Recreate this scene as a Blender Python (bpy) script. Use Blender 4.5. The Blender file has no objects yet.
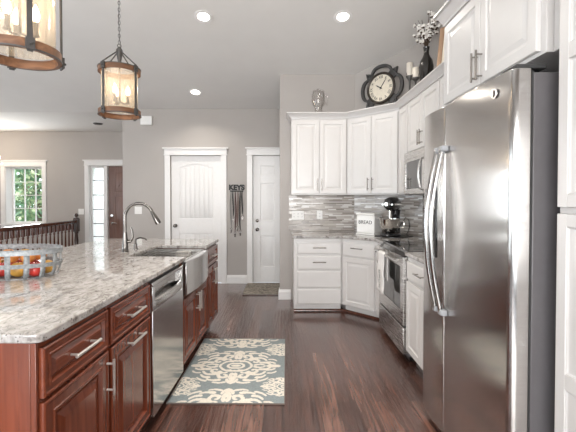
import bpy, bmesh, math, random
import numpy as np
from mathutils import Vector, Matrix
random.seed(7)
PI = math.pi
SC = bpy.context.scene
COL = SC.collection
R = math.radians

# ------------------------------------------------------------------ camera
H = 1.36                      # eye height
F = 376.0                     # focal length in pixels of a 576 px wide frame
cam_d = bpy.data.cameras.new('camera')
cam = bpy.data.objects.new('camera', cam_d)
COL.objects.link(cam)
PITCH = 1.0
cam.location = (0, 0, H)
cam.rotation_euler = (R(90 - PITCH), 0, 0)
cam_d.sensor_width = 36.0
cam_d.lens = F * 36.0 / 576.0
cam_d.shift_x = 5.0 / 576.0
cam_d.shift_y = -(17.5 - F * math.tan(R(PITCH))) / 576.0
cam_d.clip_start = 0.02
SC.camera = cam

# ------------------------------------------------------------------ world, light, exposure
SC.view_settings.view_transform = 'Standard'
SC.view_settings.look = 'None'
SC.view_settings.exposure = 0.11
SC.view_settings.gamma = 1.0
SC.view_settings.use_curve_mapping = False
wd = bpy.data.worlds.new('world')
SC.world = wd
wd.use_nodes = True
bg = wd.node_tree.nodes['Background']
bg.inputs[0].default_value = (0.86, 0.93, 1.0, 1)
bg.inputs[1].default_value = 4.2

def area_light(name, loc, rot, sx, sy, power, color=(1, 1, 1), parent=None, shape='RECTANGLE', spread=PI):
    d = bpy.data.lights.new(name, 'AREA')
    d.shape = shape
    d.size = sx
    if shape in ('RECTANGLE', 'ELLIPSE'):
        d.size_y = sy
    d.energy = power
    d.color = color
    d.spread = spread
    o = bpy.data.objects.new(name, d)
    COL.objects.link(o)
    o.location = loc
    o.rotation_euler = rot
    if parent:
        o.parent = parent
    return o

# added fill lights at unseen rear and living-side windows, tilted up for ceiling bounce
area_light('rear_fill_light', (-1.3, -2.90, 1.5), (R(100), 0, 0), 5.2, 1.9, 215, (1.0, 0.97, 0.935), spread=R(150))
area_light('side_fill_light', (-6.90, 1.3, 1.5), (R(125), 0, R(-90)), 5.4, 1.7, 45, (0.80, 0.92, 1.0), spread=R(150))
area_light('daylight_entry_window', (-5.4, 7.78, 1.45), (R(-90), 0, 0), 0.75, 1.15, 45, (0.93, 0.98, 1.0))
CAN_POWER = 9.0
PENDANT_POWER = 1.2

# ------------------------------------------------------------------ helpers
def mat4(loc, rz):
    return Matrix.Translation(Vector(loc)) @ Matrix.Rotation(rz, 4, 'Z')

class MB:
    def __init__(s):
        s.v = []; s.f = []; s.m = []
    def add(s, vs, fs, m=0):
        n = len(s.v)
        s.v += [tuple(p) for p in vs]
        for f in fs:
            s.f.append([i + n for i in f]); s.m.append(m)
        return n
    def box(s, x0, x1, y0, y1, z0, z1, m=0):
        vs = [(x0,y0,z0),(x1,y0,z0),(x1,y1,z0),(x0,y1,z0),(x0,y0,z1),(x1,y0,z1),(x1,y1,z1),(x0,y1,z1)]
        return s.add(vs, [(0,3,2,1),(4,5,6,7),(0,1,5,4),(1,2,6,5),(2,3,7,6),(3,0,4,7)], m)
    def prism(s, poly, z0, z1, m=0):
        n = len(poly)
        f0 = z0 if callable(z0) else (lambda p: z0)
        f1 = z1 if callable(z1) else (lambda p: z1)
        vs = [(p[0], p[1], f0(p)) for p in poly] + [(p[0], p[1], f1(p)) for p in poly]
        fs = [tuple(range(n))[::-1], tuple(range(n, 2*n))]
        for i in range(n):
            j = (i + 1) % n
            fs.append((i, j, n + j, n + i))
        return s.add(vs, fs, m)
    def tube(s, pts, r, n=8, m=0, cap=True):
        pts = [Vector(p) for p in pts]
        k = len(pts)
        rr = r if isinstance(r, (list, tuple)) else [r] * k
        vs = []; prev = None
        for i, p in enumerate(pts):
            t = (pts[min(i+1, k-1)] - pts[max(i-1, 0)])
            t = t.normalized() if t.length > 1e-9 else Vector((0, 0, 1))
            if prev is None:
                a = Vector((0, 0, 1)) if abs(t.z) < .9 else Vector((1, 0, 0))
                u = t.cross(a).normalized()
            else:
                u = (prev - t * prev.dot(t)).normalized()
            prev = u
            w = t.cross(u)
            for q in range(n):
                a = 2 * PI * q / n
                vs.append(p + (u * math.cos(a) + w * math.sin(a)) * rr[i])
        fs = []
        for i in range(k - 1):
            for q in range(n):
                a = i * n + q; b = i * n + (q + 1) % n
                fs.append((a, b, b + n, a + n))
        if cap:
            fs.append(tuple(range(n))[::-1]); fs.append(tuple(range((k-1)*n, k*n)))
        return s.add(vs, fs, m)
    def cyl(s, p, q, r, n=14, r2=None, m=0):
        return s.tube([p, q], [r, r if r2 is None else r2], n, m)
    def lathe(s, prof, c=(0, 0, 0), n=24, m=0, closed=False):
        vs = []; fs = []
        k = len(prof)
        for (r, z) in prof:
            for q in range(n):
                a = 2 * PI * q / n
                vs.append((c[0] + r * math.cos(a), c[1] + r * math.sin(a), c[2] + z))
        for i in range(k if closed else k - 1):
            j = (i + 1) % k
            for q in range(n):
                b = (q + 1) % n
                fs.append((i*n+q, i*n+b, j*n+b, j*n+q))
        if not closed:
            fs.append(tuple(range(n))[::-1]); fs.append(tuple(range((k-1)*n, k*n)))
        return s.add(vs, fs, m)
    def ball(s, c, r, n=12, m=0):
        rx, ry, rz = r if isinstance(r, (tuple, list)) else (r, r, r)
        vs = []; fs = []
        h = max(4, n // 2)
        for i in range(1, h):
            th = PI * i / h
            for q in range(n):
                a = 2 * PI * q / n
                vs.append((c[0] + rx*math.sin(th)*math.cos(a), c[1] + ry*math.sin(th)*math.sin(a), c[2] + rz*math.cos(th)))
        t = len(vs); vs += [(c[0], c[1], c[2] + rz), (c[0], c[1], c[2] - rz)]
        for q in range(n):
            b = (q + 1) % n
            fs.append((t, q, b))
            for i in range(h - 2):
                fs.append((i*n+q, (i+1)*n+q, (i+1)*n+b, i*n+b))
            fs.append((t + 1, (h-2)*n+b, (h-2)*n+q))
        return s.add(vs, fs, m)
    def torus(s, c, R0, r, ax=(0, 0, 1), n=20, k=8, m=0, sx=1.0, up=None):
        ax = Vector(ax).normalized()
        a = Vector(up) if up else (Vector((0, 0, 1)) if abs(ax.z) < .9 else Vector((1, 0, 0)))
        u = ax.cross(a).normalized(); w = ax.cross(u)
        vs = []; fs = []
        for i in range(n):
            t = 2*PI*i/n
            d = u*math.cos(t) + w*math.sin(t)*sx
            for j in range(k):
                q = 2*PI*j/k
                vs.append(Vector(c) + d*R0 + (d.normalized()*math.cos(q) + ax*math.sin(q))*r)
        for i in range(n):
            for j in range(k):
                i2 = (i+1) % n; j2 = (j+1) % k
                fs.append((i*k+j, i2*k+j, i2*k+j2, i*k+j2))
        return s.add(vs, fs, m)
    def panel(s, x0, x1, z0, z1, rings, yb, m=0):
        """front built of nested rectangles (inset, y); back closed at yb"""
        n0 = None; vs = []; fs = []
        L = [(0.0, yb)] + list(rings)
        for (d, y) in L:
            vs += [(x0+d, y, z0+d), (x1-d, y, z0+d), (x1-d, y, z1-d), (x0+d, y, z1-d)]
        for i in range(len(L) - 1):
            for q in range(4):
                b = (q + 1) % 4
                fs.append((i*4+q, i*4+b, (i+1)*4+b, (i+1)*4+q))
        e = (len(L) - 1) * 4
        fs.append((e, e+1, e+2, e+3)); fs.append((3, 2, 1, 0))
        return s.add(vs, fs, m)
    def sweep(s, path, prof, m=0):
        """path: xy points, prof: closed polygon of (out, z); out is to the path's own side (x: +dy, y: -dx)"""
        P = [Vector((p[0], p[1])) for p in path]
        k = len(P); n = len(prof); vs = []; fs = []
        for i in range(k):
            ns = []
            if i > 0:
                d = (P[i] - P[i-1]).normalized(); ns.append(Vector((d.y, -d.x)))
            if i < k - 1:
                d = (P[i+1] - P[i]).normalized(); ns.append(Vector((d.y, -d.x)))
            if len(ns) == 2:
                b = (ns[0] + ns[1]).normalized(); b = b / max(.2, b.dot(ns[0]))
            else:
                b = ns[0]
            for (o, z) in prof:
                vs.append((P[i].x + b.x*o, P[i].y + b.y*o, z))
        for i in range(k - 1):
            for q in range(n):
                b = (q + 1) % n
                fs.append((i*n+q, i*n+b, (i+1)*n+b, (i+1)*n+q))
        fs.append(tuple(range(n))[::-1]); fs.append(tuple(range((k-1)*n, k*n)))
        return s.add(vs, fs, m)
    def xf(s, M, start=0):
        for i in range(start, len(s.v)):
            s.v[i] = tuple(M @ Vector(s.v[i]))
        return s
    def build(s, name, mats, parent=None, loc=(0, 0, 0), rz=0.0, bevel=0.0, seg=2, smooth=35, norm=True):
        me = bpy.data.meshes.new(name)
        me.from_pydata(s.v, [], s.f)
        if not isinstance(mats, (list, tuple)):
            mats = [mats]
        for q in mats:
            me.materials.append(q)
        me.polygons.foreach_set('material_index', s.m)
        if norm:
            bm = bmesh.new(); bm.from_mesh(me)
            bmesh.ops.recalc_face_normals(bm, faces=bm.faces)
            bm.to_mesh(me); bm.free()
        if smooth:
            me.polygons.foreach_set('use_smooth', [True] * len(me.polygons))
            me.set_sharp_from_angle(angle=R(smooth))
        me.update()
        o = bpy.data.objects.new(name, me)
        COL.objects.link(o)
        o.location = loc; o.rotation_euler = (0, 0, rz)
        if parent is not None:
            o.parent = parent
        if bevel:
            b = o.modifiers.new('edge', 'BEVEL')
            b.width = bevel; b.segments = seg; b.limit_method = 'ANGLE'; b.angle_limit = R(40)
            b.harden_normals = False
        return o

def tag(o, label, cat, group=None, kind=None):
    o['label'] = label; o['category'] = cat
    if group: o['group'] = group
    if kind: o['kind'] = kind
    return o

def thing(name, label, cat, loc=(0, 0, 0), rz=0.0, group=None):
    o = bpy.data.objects.new(name, None)
    COL.objects.link(o)
    o.empty_display_size = .1
    o.location = loc; o.rotation_euler = (0, 0, rz)
    return tag(o, label, cat, group)

def struct(o):
    o['kind'] = 'structure'
    return o

def copy_tree(o, parent=None):
    c = o.copy(); COL.objects.link(c)
    if parent is not None: c.parent = parent
    for ch in list(o.children):
        if ch.type == 'LIGHT':
            d = ch.copy(); COL.objects.link(d); d.parent = c
        else:
            copy_tree(ch, c)
    return c

def text_into(mb, txt, size, M, depth=.002, m=0, weight=0.0):
    cu = bpy.data.curves.new('lettering', 'FONT')
    cu.body = txt; cu.size = size; cu.extrude = depth; cu.offset = weight; cu.align_x = 'CENTER'; cu.align_y = 'CENTER'
    o = bpy.data.objects.new('lettering', cu); COL.objects.link(o)
    dg = bpy.context.evaluated_depsgraph_get(); dg.update()
    me = bpy.data.meshes.new_from_object(o.evaluated_get(dg))
    mb.add([M @ v.co for v in me.vertices], [tuple(p.vertices) for p in me.polygons], m)
    bpy.data.objects.remove(o); bpy.data.curves.remove(cu); bpy.data.meshes.remove(me)

# text lies in local XY facing +Z; this stands it up facing local -Y
STAND = Matrix.Rotation(R(90), 4, 'X')

# ------------------------------------------------------------------ materials
def new_mat(name):
    m = bpy.data.materials.new(name); m.use_nodes = True
    nt = m.node_tree
    return m, nt, nt.nodes['Principled BSDF']

def N(nt, typ, **kw):
    n = nt.nodes.new(typ)
    for k, v in kw.items():
        if k.startswith('i_'):
            key = k[2:]
            key = int(key) if key.isdigit() else key.replace('_', ' ')
            n.inputs[key].default_value = v
        else:
            setattr(n, k, v)
    return n

def ramp(nt, stops, interp='LINEAR'):
    n = nt.nodes.new('ShaderNodeValToRGB')
    n.color_ramp.interpolation = interp
    el = n.color_ramp.elements
    while len(el) < len(stops): el.new(0.5)
    for e, (p, c) in zip(el, stops):
        e.position = p
        e.color = (c[0], c[1], c[2], 1) if isinstance(c, (tuple, list)) else (c, c, c, 1)
    return n

def coords(nt, scale=(1, 1, 1), rot=(0, 0, 0), kind='Object'):
    tc = nt.nodes.new('ShaderNodeTexCoord')
    mp = N(nt, 'ShaderNodeMapping')
    mp.inputs['Scale'].default_value = scale
    mp.inputs['Rotation'].default_value = rot
    nt.links.new(tc.outputs[kind], mp.inputs['Vector'])
    return mp.outputs['Vector']

def plain(name, color, rough=.5, metal=0.0, noise=0.0, nscale=30, bump=0.0, bscale=200, coat=0.0, spec=None):
    m, nt, b = new_mat(name)
    b.inputs['Base Color'].default_value = (*color, 1)
    b.inputs['Roughness'].default_value = rough
    b.inputs['Metallic'].default_value = metal
    if coat: b.inputs['Coat Weight'].default_value = coat
    if spec is not None: b.inputs['Specular IOR Level'].default_value = spec
    vec = coords(nt)
    n = N(nt, 'ShaderNodeTexNoise', i_Scale=nscale, i_Detail=4.0)
    nt.links.new(vec, n.inputs['Vector'])
    k = max(noise, .015)
    r = ramp(nt, [(.3, [c*(1-k) for c in color]), (.7, [min(1, c*(1+k)) for c in color])])
    nt.links.new(n.outputs['Fac'], r.inputs['Fac'])
    nt.links.new(r.outputs['Color'], b.inputs['Base Color'])
    if bump:
        n2 = N(nt, 'ShaderNodeTexNoise', i_Scale=bscale, i_Detail=3.0)
        nt.links.new(vec, n2.inputs['Vector'])
        bp = N(nt, 'ShaderNodeBump', i_Strength=bump, i_Distance=.002)
        nt.links.new(n2.outputs['Fac'], bp.inputs['Height'])
        nt.links.new(bp.outputs['Normal'], b.inputs['Normal'])
    return m

def emit(name, color, strength):
    m, nt, b = new_mat(name)
    b.inputs['Base Color'].default_value = (*color, 1)
    b.inputs['Emission Color'].default_value = (*color, 1)
    b.inputs['Emission Strength'].default_value = strength
    return m

def wood(name, dark, light, scale=1.0, rough=.3, axis='z', coat=.3, contrast=1.0):
    m, nt, b = new_mat(name)
    s = {'z': (22, 22, 1.6), 'x': (1.6, 22, 22), 'y': (22, 1.6, 22)}[axis]
    vec = coords(nt, tuple(q*scale for q in s))
    n = N(nt, 'ShaderNodeTexNoise', i_Scale=1.6, i_Detail=6.0, i_Distortion=.8)
    nt.links.new(vec, n.inputs['Vector'])
    r = ramp(nt, [(.28, dark), (.72, light)])
    nt.links.new(n.outputs['Fac'], r.inputs['Fac'])
    nt.links.new(r.outputs['Color'], b.inputs['Base Color'])
    b.inputs['Roughness'].default_value = rough
    b.inputs['Coat Weight'].default_value = coat
    b.inputs['Coat Roughness'].default_value = .15
    bp = N(nt, 'ShaderNodeBump', i_Strength=.08, i_Distance=.002)
    nt.links.new(n.outputs['Fac'], bp.inputs['Height'])
    nt.links.new(bp.outputs['Normal'], b.inputs['Normal'])
    return m

def steel(name, color, rough=.25, brush=(1, 1, 60), bump=.03, var=.06, aniso=0.0, arot=0.0):
    m, nt, b = new_mat(name)
    b.inputs['Metallic'].default_value = 1.0
    vec = coords(nt, brush)
    n = N(nt, 'ShaderNodeTexNoise', i_Scale=6.0, i_Detail=5.0)
    nt.links.new(vec, n.inputs['Vector'])
    r = ramp(nt, [(.3, [c*.94 for c in color]), (.7, [min(1, c*1.05) for c in color])])
    nt.links.new(n.outputs['Fac'], r.inputs['Fac'])
    nt.links.new(r.outputs['Color'], b.inputs['Base Color'])
    rr = N(nt, 'ShaderNodeMapRange')
    rr.inputs['To Min'].default_value = rough - var; rr.inputs['To Max'].default_value = rough + var
    nt.links.new(n.outputs['Fac'], rr.inputs['Value'])
    nt.links.new(rr.outputs['Result'], b.inputs['Roughness'])
    if aniso:
        b.inputs['Anisotropic'].default_value = aniso
        b.inputs['Anisotropic Rotation'].default_value = arot
        tn = N(nt, 'ShaderNodeTangent', direction_type='RADIAL', axis='Z')
        nt.links.new(tn.outputs[0], b.inputs['Tangent'])
    if bump:
        bp = N(nt, 'ShaderNodeBump', i_Strength=bump, i_Distance=.001)
        nt.links.new(n.outputs['Fac'], bp.inputs['Height'])
        nt.links.new(bp.outputs['Normal'], b.inputs['Normal'])
    return m

def glass(name, tint=(1, 1, 1), refl=.08, rough=.02, milky=0.0, mcol=(1, 1, 1), streak=False):
    """thin clear pane: see-through plus a faint mirror, optionally milky"""
    m = bpy.data.materials.new(name); m.use_nodes = True
    nt = m.node_tree; nt.nodes.clear()
    out = N(nt, 'ShaderNodeOutputMaterial')
    tr = N(nt, 'ShaderNodeBsdfTransparent'); tr.inputs[0].default_value = (*tint, 1)
    gl = N(nt, 'ShaderNodeBsdfGlossy'); gl.inputs['Roughness'].default_value = rough
    lw = N(nt, 'ShaderNodeLayerWeight', i_Blend=.25)
    mr = N(nt, 'ShaderNodeMapRange')
    mr.inputs['To Min'].default_value = refl * .5; mr.inputs['To Max'].default_value = min(1, refl * 6)
    nt.links.new(lw.outputs['Fresnel'], mr.inputs['Value'])
    mix = N(nt, 'ShaderNodeMixShader')
    nt.links.new(mr.outputs['Result'], mix.inputs[0])
    nt.links.new(tr.outputs[0], mix.inputs[1]); nt.links.new(gl.outputs[0], mix.inputs[2])
    last = mix
    if milky:
        tl = N(nt, 'ShaderNodeBsdfTranslucent'); tl.inputs[0].default_value = (*mcol, 1)
        df = N(nt, 'ShaderNodeBsdfDiffuse'); df.inputs[0].default_value = (*mcol, 1)
        m1 = N(nt, 'ShaderNodeMixShader'); m1.inputs[0].default_value = .5
        nt.links.new(tl.outputs[0], m1.inputs[1]); nt.links.new(df.outputs[0], m1.inputs[2])
        m2 = N(nt, 'ShaderNodeMixShader'); m2.inputs[0].default_value = milky
        if streak:
            vec = coords(nt, (40, 40, 4))
            n = N(nt, 'ShaderNodeTexNoise', i_Scale=2.0, i_Detail=3.0)
            nt.links.new(vec, n.inputs['Vector'])
            q = N(nt, 'ShaderNodeMapRange')
            q.inputs['From Min'].default_value = .3; q.inputs['From Max'].default_value = .7
            q.inputs['To Min'].default_value = milky * .55; q.inputs['To Max'].default_value = min(1, milky * 1.4)
            nt.links.new(n.outputs['Fac'], q.inputs['Value'])
            nt.links.new(q.outputs['Result'], m2.inputs[0])
        nt.links.new(mix.outputs[0], m2.inputs[1]); nt.links.new(m1.outputs[0], m2.inputs[2])
        last = m2
    nt.links.new(last.outputs[0], out.inputs[0])
    return m

M = {}
M['wall'] = plain('wall_paint', (.43, .40, .378), .85, noise=.02, nscale=3, bump=.05, bscale=300)
M['ceiling'] = plain('ceiling_paint', (.70, .685, .665), .9, noise=.015, nscale=4, bump=.05, bscale=250)
M['ceiling_entry'] = plain('daylit_ceiling_paint', (.78, .77, .75), .9, noise=.01, bump=.05, bscale=250)  # ceiling paint made paler to carry the daylight over the entry
M['trim'] = plain('white_trim_paint', (.78, .765, .755), .38, noise=.01)
M['white'] = plain('white_cabinet_lacquer', (.645, .625, .612), .30, noise=.012, nscale=8)
M['cherry'] = wood('cherry_wood', (.105, .0225, .0095), (.185, .044, .019), rough=.22, coat=.2)
M['cherry_h'] = wood('cherry_wood_level', (.105, .0225, .0095), (.185, .044, .019), rough=.22, axis='x', coat=.2)
M['dark_wood'] = wood('dark_stained_wood', (.022, .011, .008), (.07, .032, .022), rough=.3)
M['door_wood'] = wood('walnut_door', (.14, .070, .052), (.22, .12, .092), rough=.4)
M['rail_wood'] = wood('red_brown_rail_wood', (.05, .019, .012), (.15, .052, .032), rough=.18)
M['ring_wood'] = wood('rustic_ring_wood', (.10, .043, .021), (.26, .125, .062), rough=.55, axis='x', coat=0)
M['iron'] = plain('dark_iron', (.085, .08, .077), .5, metal=.4, noise=.1)
M['black'] = plain('black_satin', (.012, .012, .013), .3)
M['blackgloss'] = plain('black_gloss', (.010, .010, .012), .08, coat=.6)
M['steel'] = steel('brushed_steel', (.60, .585, .57), .27, (1, 1, 70))
M['steel_fr'] = steel('refrigerator_steel', (.58, .56, .545), .19, (1, 1, 70), bump=.0, var=.02, aniso=.9, arot=0.0)
M['steel_hd'] = steel('polished_handle_steel', (.42, .41, .40), .15, (1, 1, 1), bump=0, var=.02)
M['nickel_l'] = steel('light_nickel', (.66, .63, .60), .38, (1, 1, 40), bump=0)
M['tap'] = steel('dark_nickel', (.17, .158, .148), .22, (1, 1, 40), bump=0)
M['steel_dw'] = steel('satin_steel', (.60, .59, .58), .17, (60, 1, 1), bump=.01, var=.04)
M['fr_mount'] = plain('grey_handle_mount', (.34, .35, .37), .35)
M['chrome'] = steel('polished_nickel', (.70, .68, .65), .14, (1, 1, 1), bump=0, var=.02)
M['nickel'] = steel('brushed_nickel', (.36, .335, .31), .24, (1, 1, 40), bump=0)
M['fr_side'] = plain('grey_refrigerator_side', (.115, .108, .113), .42, noise=.03, bump=.1, bscale=400)
M['darkglass'] = plain('dark_oven_glass', (.02, .019, .018), .06, coat=.5)
M['cream'] = plain('cream_face', (.72, .66, .55), .6, noise=.06)
M['wax'] = plain('ivory_wax', (.80, .74, .65), .45)
M['plastic'] = plain('white_plastic', (.82, .81, .79), .4)
M['enamel'] = plain('white_enamel', (.80, .79, .77), .25)
M['cloth'] = plain('white_towel_cloth', (.80, .78, .76), .95, bump=.5, bscale=600)
M['ink'] = plain('black_ink', (.02, .02, .02), .6)
M['galv'] = plain('galvanised_metal', (.27, .285, .295), .45, metal=.3, noise=.3, nscale=60)
M['red_skin'] = plain('red_fruit_skin', (.52, .045, .035), .3, noise=.35, nscale=18)
M['orange_skin'] = plain('peach_fruit_skin', (.70, .27, .07), .4, noise=.35, nscale=20)
M['yellow_skin'] = plain('golden_fruit_skin', (.66, .36, .07), .4, noise=.3, nscale=20)
M['stem'] = plain('brown_stem', (.10, .06, .03), .8)
M['cotton'] = plain('cotton_white', (.86, .83, .79), .95, noise=.1, bump=.6, bscale=120)
M['twig'] = plain('brown_twig', (.07, .045, .03), .8)
M['vase'] = plain('black_ceramic', (.018, .016, .015), .14, coat=.4)
M['clockframe'] = plain('charcoal_clock_frame', (.050, .048, .047), .5, noise=.2)
M['clockrim'] = plain('bronze_clock_rim', (.05, .04, .033), .35, metal=.4)
M['tanwood'] = wood('tan_wood', (.27, .15, .085), (.45, .29, .18), rough=.6, coat=0)
M['clear'] = glass('clear_glass', (.96, .97, .97), .10)
M['jar'] = glass('jar_glass', (.985, .98, .975), .07)
M['pane'] = glass('window_glass', (.98, .99, .99), .05)
M['shade'] = glass('lamp_shade_glass', (1, .98, .95), .10, .1, milky=.20, mcol=(1.0, .90, .76), streak=True)
M['bulb'] = emit('lit_bulb', (1.0, .80, .55), 9.0)
M['can'] = emit('lit_can_lens', (1.0, .95, .86), 9.0)
M['oudoor_grass'] = plain('lawn_green', (.10, .19, .05), .9, noise=.4, nscale=3)
M['concrete'] = plain('pale_concrete', (.5, .49, .47), .9, noise=.08)
M['siding'] = plain('pale_siding', (.86, .86, .83), .7)
M['bark'] = plain('grey_bark', (.14, .10, .07), .9, noise=.3)
M['rubber'] = plain('grey_gasket', (.03, .03, .03), .6)
M['sponge'] = plain('yellow_sponge', (.7, .55, .12), .95)

def leaf_mat():
    m, nt, b = new_mat('tree_leaves')
    vec = coords(nt)
    n = N(nt, 'ShaderNodeTexNoise', i_Scale=3.5, i_Detail=5.0)
    nt.links.new(vec, n.inputs['Vector'])
    r = ramp(nt, [(.30, (.05, .13, .075)), (.5, (.15, .27, .13)), (.60, (.45, .50, .28)), (.70, (.80, .76, .58))])
    nt.links.new(n.outputs['Fac'], r.inputs['Fac'])
    nt.links.new(r.outputs['Color'], b.inputs['Base Color'])
    b.inputs['Roughness'].default_value = .6
    b.inputs['Transmission Weight'].default_value = 0
    return m
M['leaf'] = leaf_mat()

def floor_mat():
    m, nt, b = new_mat('hand_scraped_planks')
    tc = nt.nodes.new('ShaderNodeTexCoord')
    sp = N(nt, 'ShaderNodeSeparateXYZ'); nt.links.new(tc.outputs['Object'], sp.inputs[0])
    cb = N(nt, 'ShaderNodeCombineXYZ')
    nt.links.new(sp.outputs['Y'], cb.inputs['X']); nt.links.new(sp.outputs['X'], cb.inputs['Y'])
    br = N(nt, 'ShaderNodeTexBrick', offset=.37, offset_frequency=2)
    br.inputs['Color1'].default_value = (0, 0, 0, 1); br.inputs['Color2'].default_value = (1, 1, 1, 1)
    br.inputs['Mortar'].default_value = (0, 0, 0, 1)
    br.inputs['Scale'].default_value = 1.0; br.inputs['Mortar Size'].default_value = .0018
    br.inputs['Mortar Smooth'].default_value = .2; br.inputs['Bias'].default_value = 0
    br.inputs['Brick Width'].default_value = 1.25; br.inputs['Row Height'].default_value = .122
    nt.links.new(cb.outputs[0], br.inputs['Vector'])
    r1 = ramp(nt, [(0, (.050, .0205, .0145)), (.45, (.080, .035, .0255)), (1, (.128, .062, .045))])
    nt.links.new(br.outputs['Color'], r1.inputs['Fac'])
    # streaky grain
    mp = N(nt, 'ShaderNodeMapping'); mp.inputs['Scale'].default_value = (34, 2.4, 1)
    nt.links.new(tc.outputs['Object'], mp.inputs['Vector'])
    n1 = N(nt, 'ShaderNodeTexNoise', i_Scale=1.0, i_Detail=5.0, i_Distortion=.9)
    nt.links.new(mp.outputs[0], n1.inputs['Vector'])
    r2 = ramp(nt, [(.28, .45), (.5, 1.0), (.72, 1.75)])
    nt.links.new(n1.outputs['Fac'], r2.inputs['Fac'])
    mx = N(nt, 'ShaderNodeMix', data_type='RGBA', blend_type='MULTIPLY'); mx.inputs[0].default_value = 1
    nt.links.new(r1.outputs['Color'], mx.inputs[6]); nt.links.new(r2.outputs['Color'], mx.inputs[7])
    mo = N(nt, 'ShaderNodeMix', data_type='RGBA', blend_type='MIX')
    nt.links.new(br.outputs['Fac'], mo.inputs[0])
    nt.links.new(mx.outputs[2], mo.inputs[6]); mo.inputs[7].default_value = (.018, .009, .006, 1)
    nt.links.new(mo.outputs[2], b.inputs['Base Color'])
    # gloss varies with the grain, scraped waves in the surface
    rr = N(nt, 'ShaderNodeMapRange'); rr.inputs['To Min'].default_value = .12; rr.inputs['To Max'].default_value = .26
    nt.links.new(n1.outputs['Fac'], rr.inputs['Value']); nt.links.new(rr.outputs[0], b.inputs['Roughness'])
    mp2 = N(nt, 'ShaderNodeMapping'); mp2.inputs['Scale'].default_value = (55, 3.0, 1)
    nt.links.new(tc.outputs['Object'], mp2.inputs['Vector'])
    n2 = N(nt, 'ShaderNodeTexNoise', i_Scale=1.0, i_Detail=4.0, i_Distortion=.6)
    nt.links.new(mp2.outputs[0], n2.inputs['Vector'])
    bp = N(nt, 'ShaderNodeBump', i_Strength=.8, i_Distance=.006)
    nt.links.new(n2.outputs['Fac'], bp.inputs['Height'])
    bp2 = N(nt, 'ShaderNodeBump', i_Strength=.35, i_Distance=.002, invert=True)
    nt.links.new(br.outputs['Fac'], bp2.inputs['Height']); nt.links.new(bp.outputs[0], bp2.inputs['Normal'])
    nt.links.new(bp2.outputs[0], b.inputs['Normal']); nt.links.new(bp2.outputs[0], b.inputs['Coat Normal'])
    b.inputs['Specular IOR Level'].default_value = .8
    b.inputs['Coat Weight'].default_value = .5
    b.inputs['Coat Roughness'].default_value = .13
    return m
M['floor'] = floor_mat()

def granite_mat():
    m, nt, b = new_mat('polished_granite')
    tc = nt.nodes.new('ShaderNodeTexCoord')
    def noise(scale, sc=(1, 1, 1), rot=0, det=6.0, dist=0.0):
        mp = N(nt, 'ShaderNodeMapping'); mp.inputs['Scale'].default_value = sc
        mp.inputs['Rotation'].default_value = (0, 0, rot)
        nt.links.new(tc.outputs['Object'], mp.inputs['Vector'])
        n = N(nt, 'ShaderNodeTexNoise', i_Scale=scale, i_Detail=det, i_Distortion=dist)
        nt.links.new(mp.outputs[0], n.inputs['Vector']); return n
    base = noise(16, (1, 1.8, 1), R(25), det=9, dist=1.0)
    r0 = ramp(nt, [(.31, (.17, .152, .142)), (.43, (.355, .330, .312)), (.64, (.49, .472, .457))])
    nt.links.new(base.outputs['Fac'], r0.inputs['Fac'])
    vein = noise(8.5, (.9, 3.0, 1), R(62), 10, 1.2)
    r1 = ramp(nt, [(.30, .34), (.40, .74), (.47, 1.0), (1, 1.0)])
    nt.links.new(vein.outputs['Fac'], r1.inputs['Fac'])
    m1 = N(nt, 'ShaderNodeMix', data_type='RGBA', blend_type='MULTIPLY'); m1.inputs[0].default_value = .55
    nt.links.new(r0.outputs['Color'], m1.inputs[6]); nt.links.new(r1.outputs['Color'], m1.inputs[7])
    vo = N(nt, 'ShaderNodeTexVoronoi', i_Scale=110.0)
    nt.links.new(tc.outputs['Object'], vo.inputs['Vector'])
    fl = noise(30, det=3)
    r2 = ramp(nt, [(.46, 0.0), (.56, 1.0)])
    nt.links.new(fl.outputs['Fac'], r2.inputs['Fac'])
    r3 = ramp(nt, [(.22, 1.0), (.36, 0.0)])
    nt.links.new(vo.outputs['Distance'], r3.inputs['Fac'])
    mu = N(nt, 'ShaderNodeMath', operation='MULTIPLY')
    nt.links.new(r2.outputs['Color'], mu.inputs[0]); nt.links.new(r3.outputs['Color'], mu.inputs[1])
    m2 = N(nt, 'ShaderNodeMix', data_type='RGBA', blend_type='MIX')
    nt.links.new(mu.outputs[0], m2.inputs[0]); nt.links.new(m1.outputs[2], m2.inputs[6])
    m2.inputs[7].default_value = (.055, .045, .045, 1)
    nt.links.new(m2.outputs[2], b.inputs['Base Color'])
    b.inputs['Roughness'].default_value = .05
    b.inputs['Specular IOR Level'].default_value = .9
    return m
M['granite'] = granite_mat()

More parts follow.
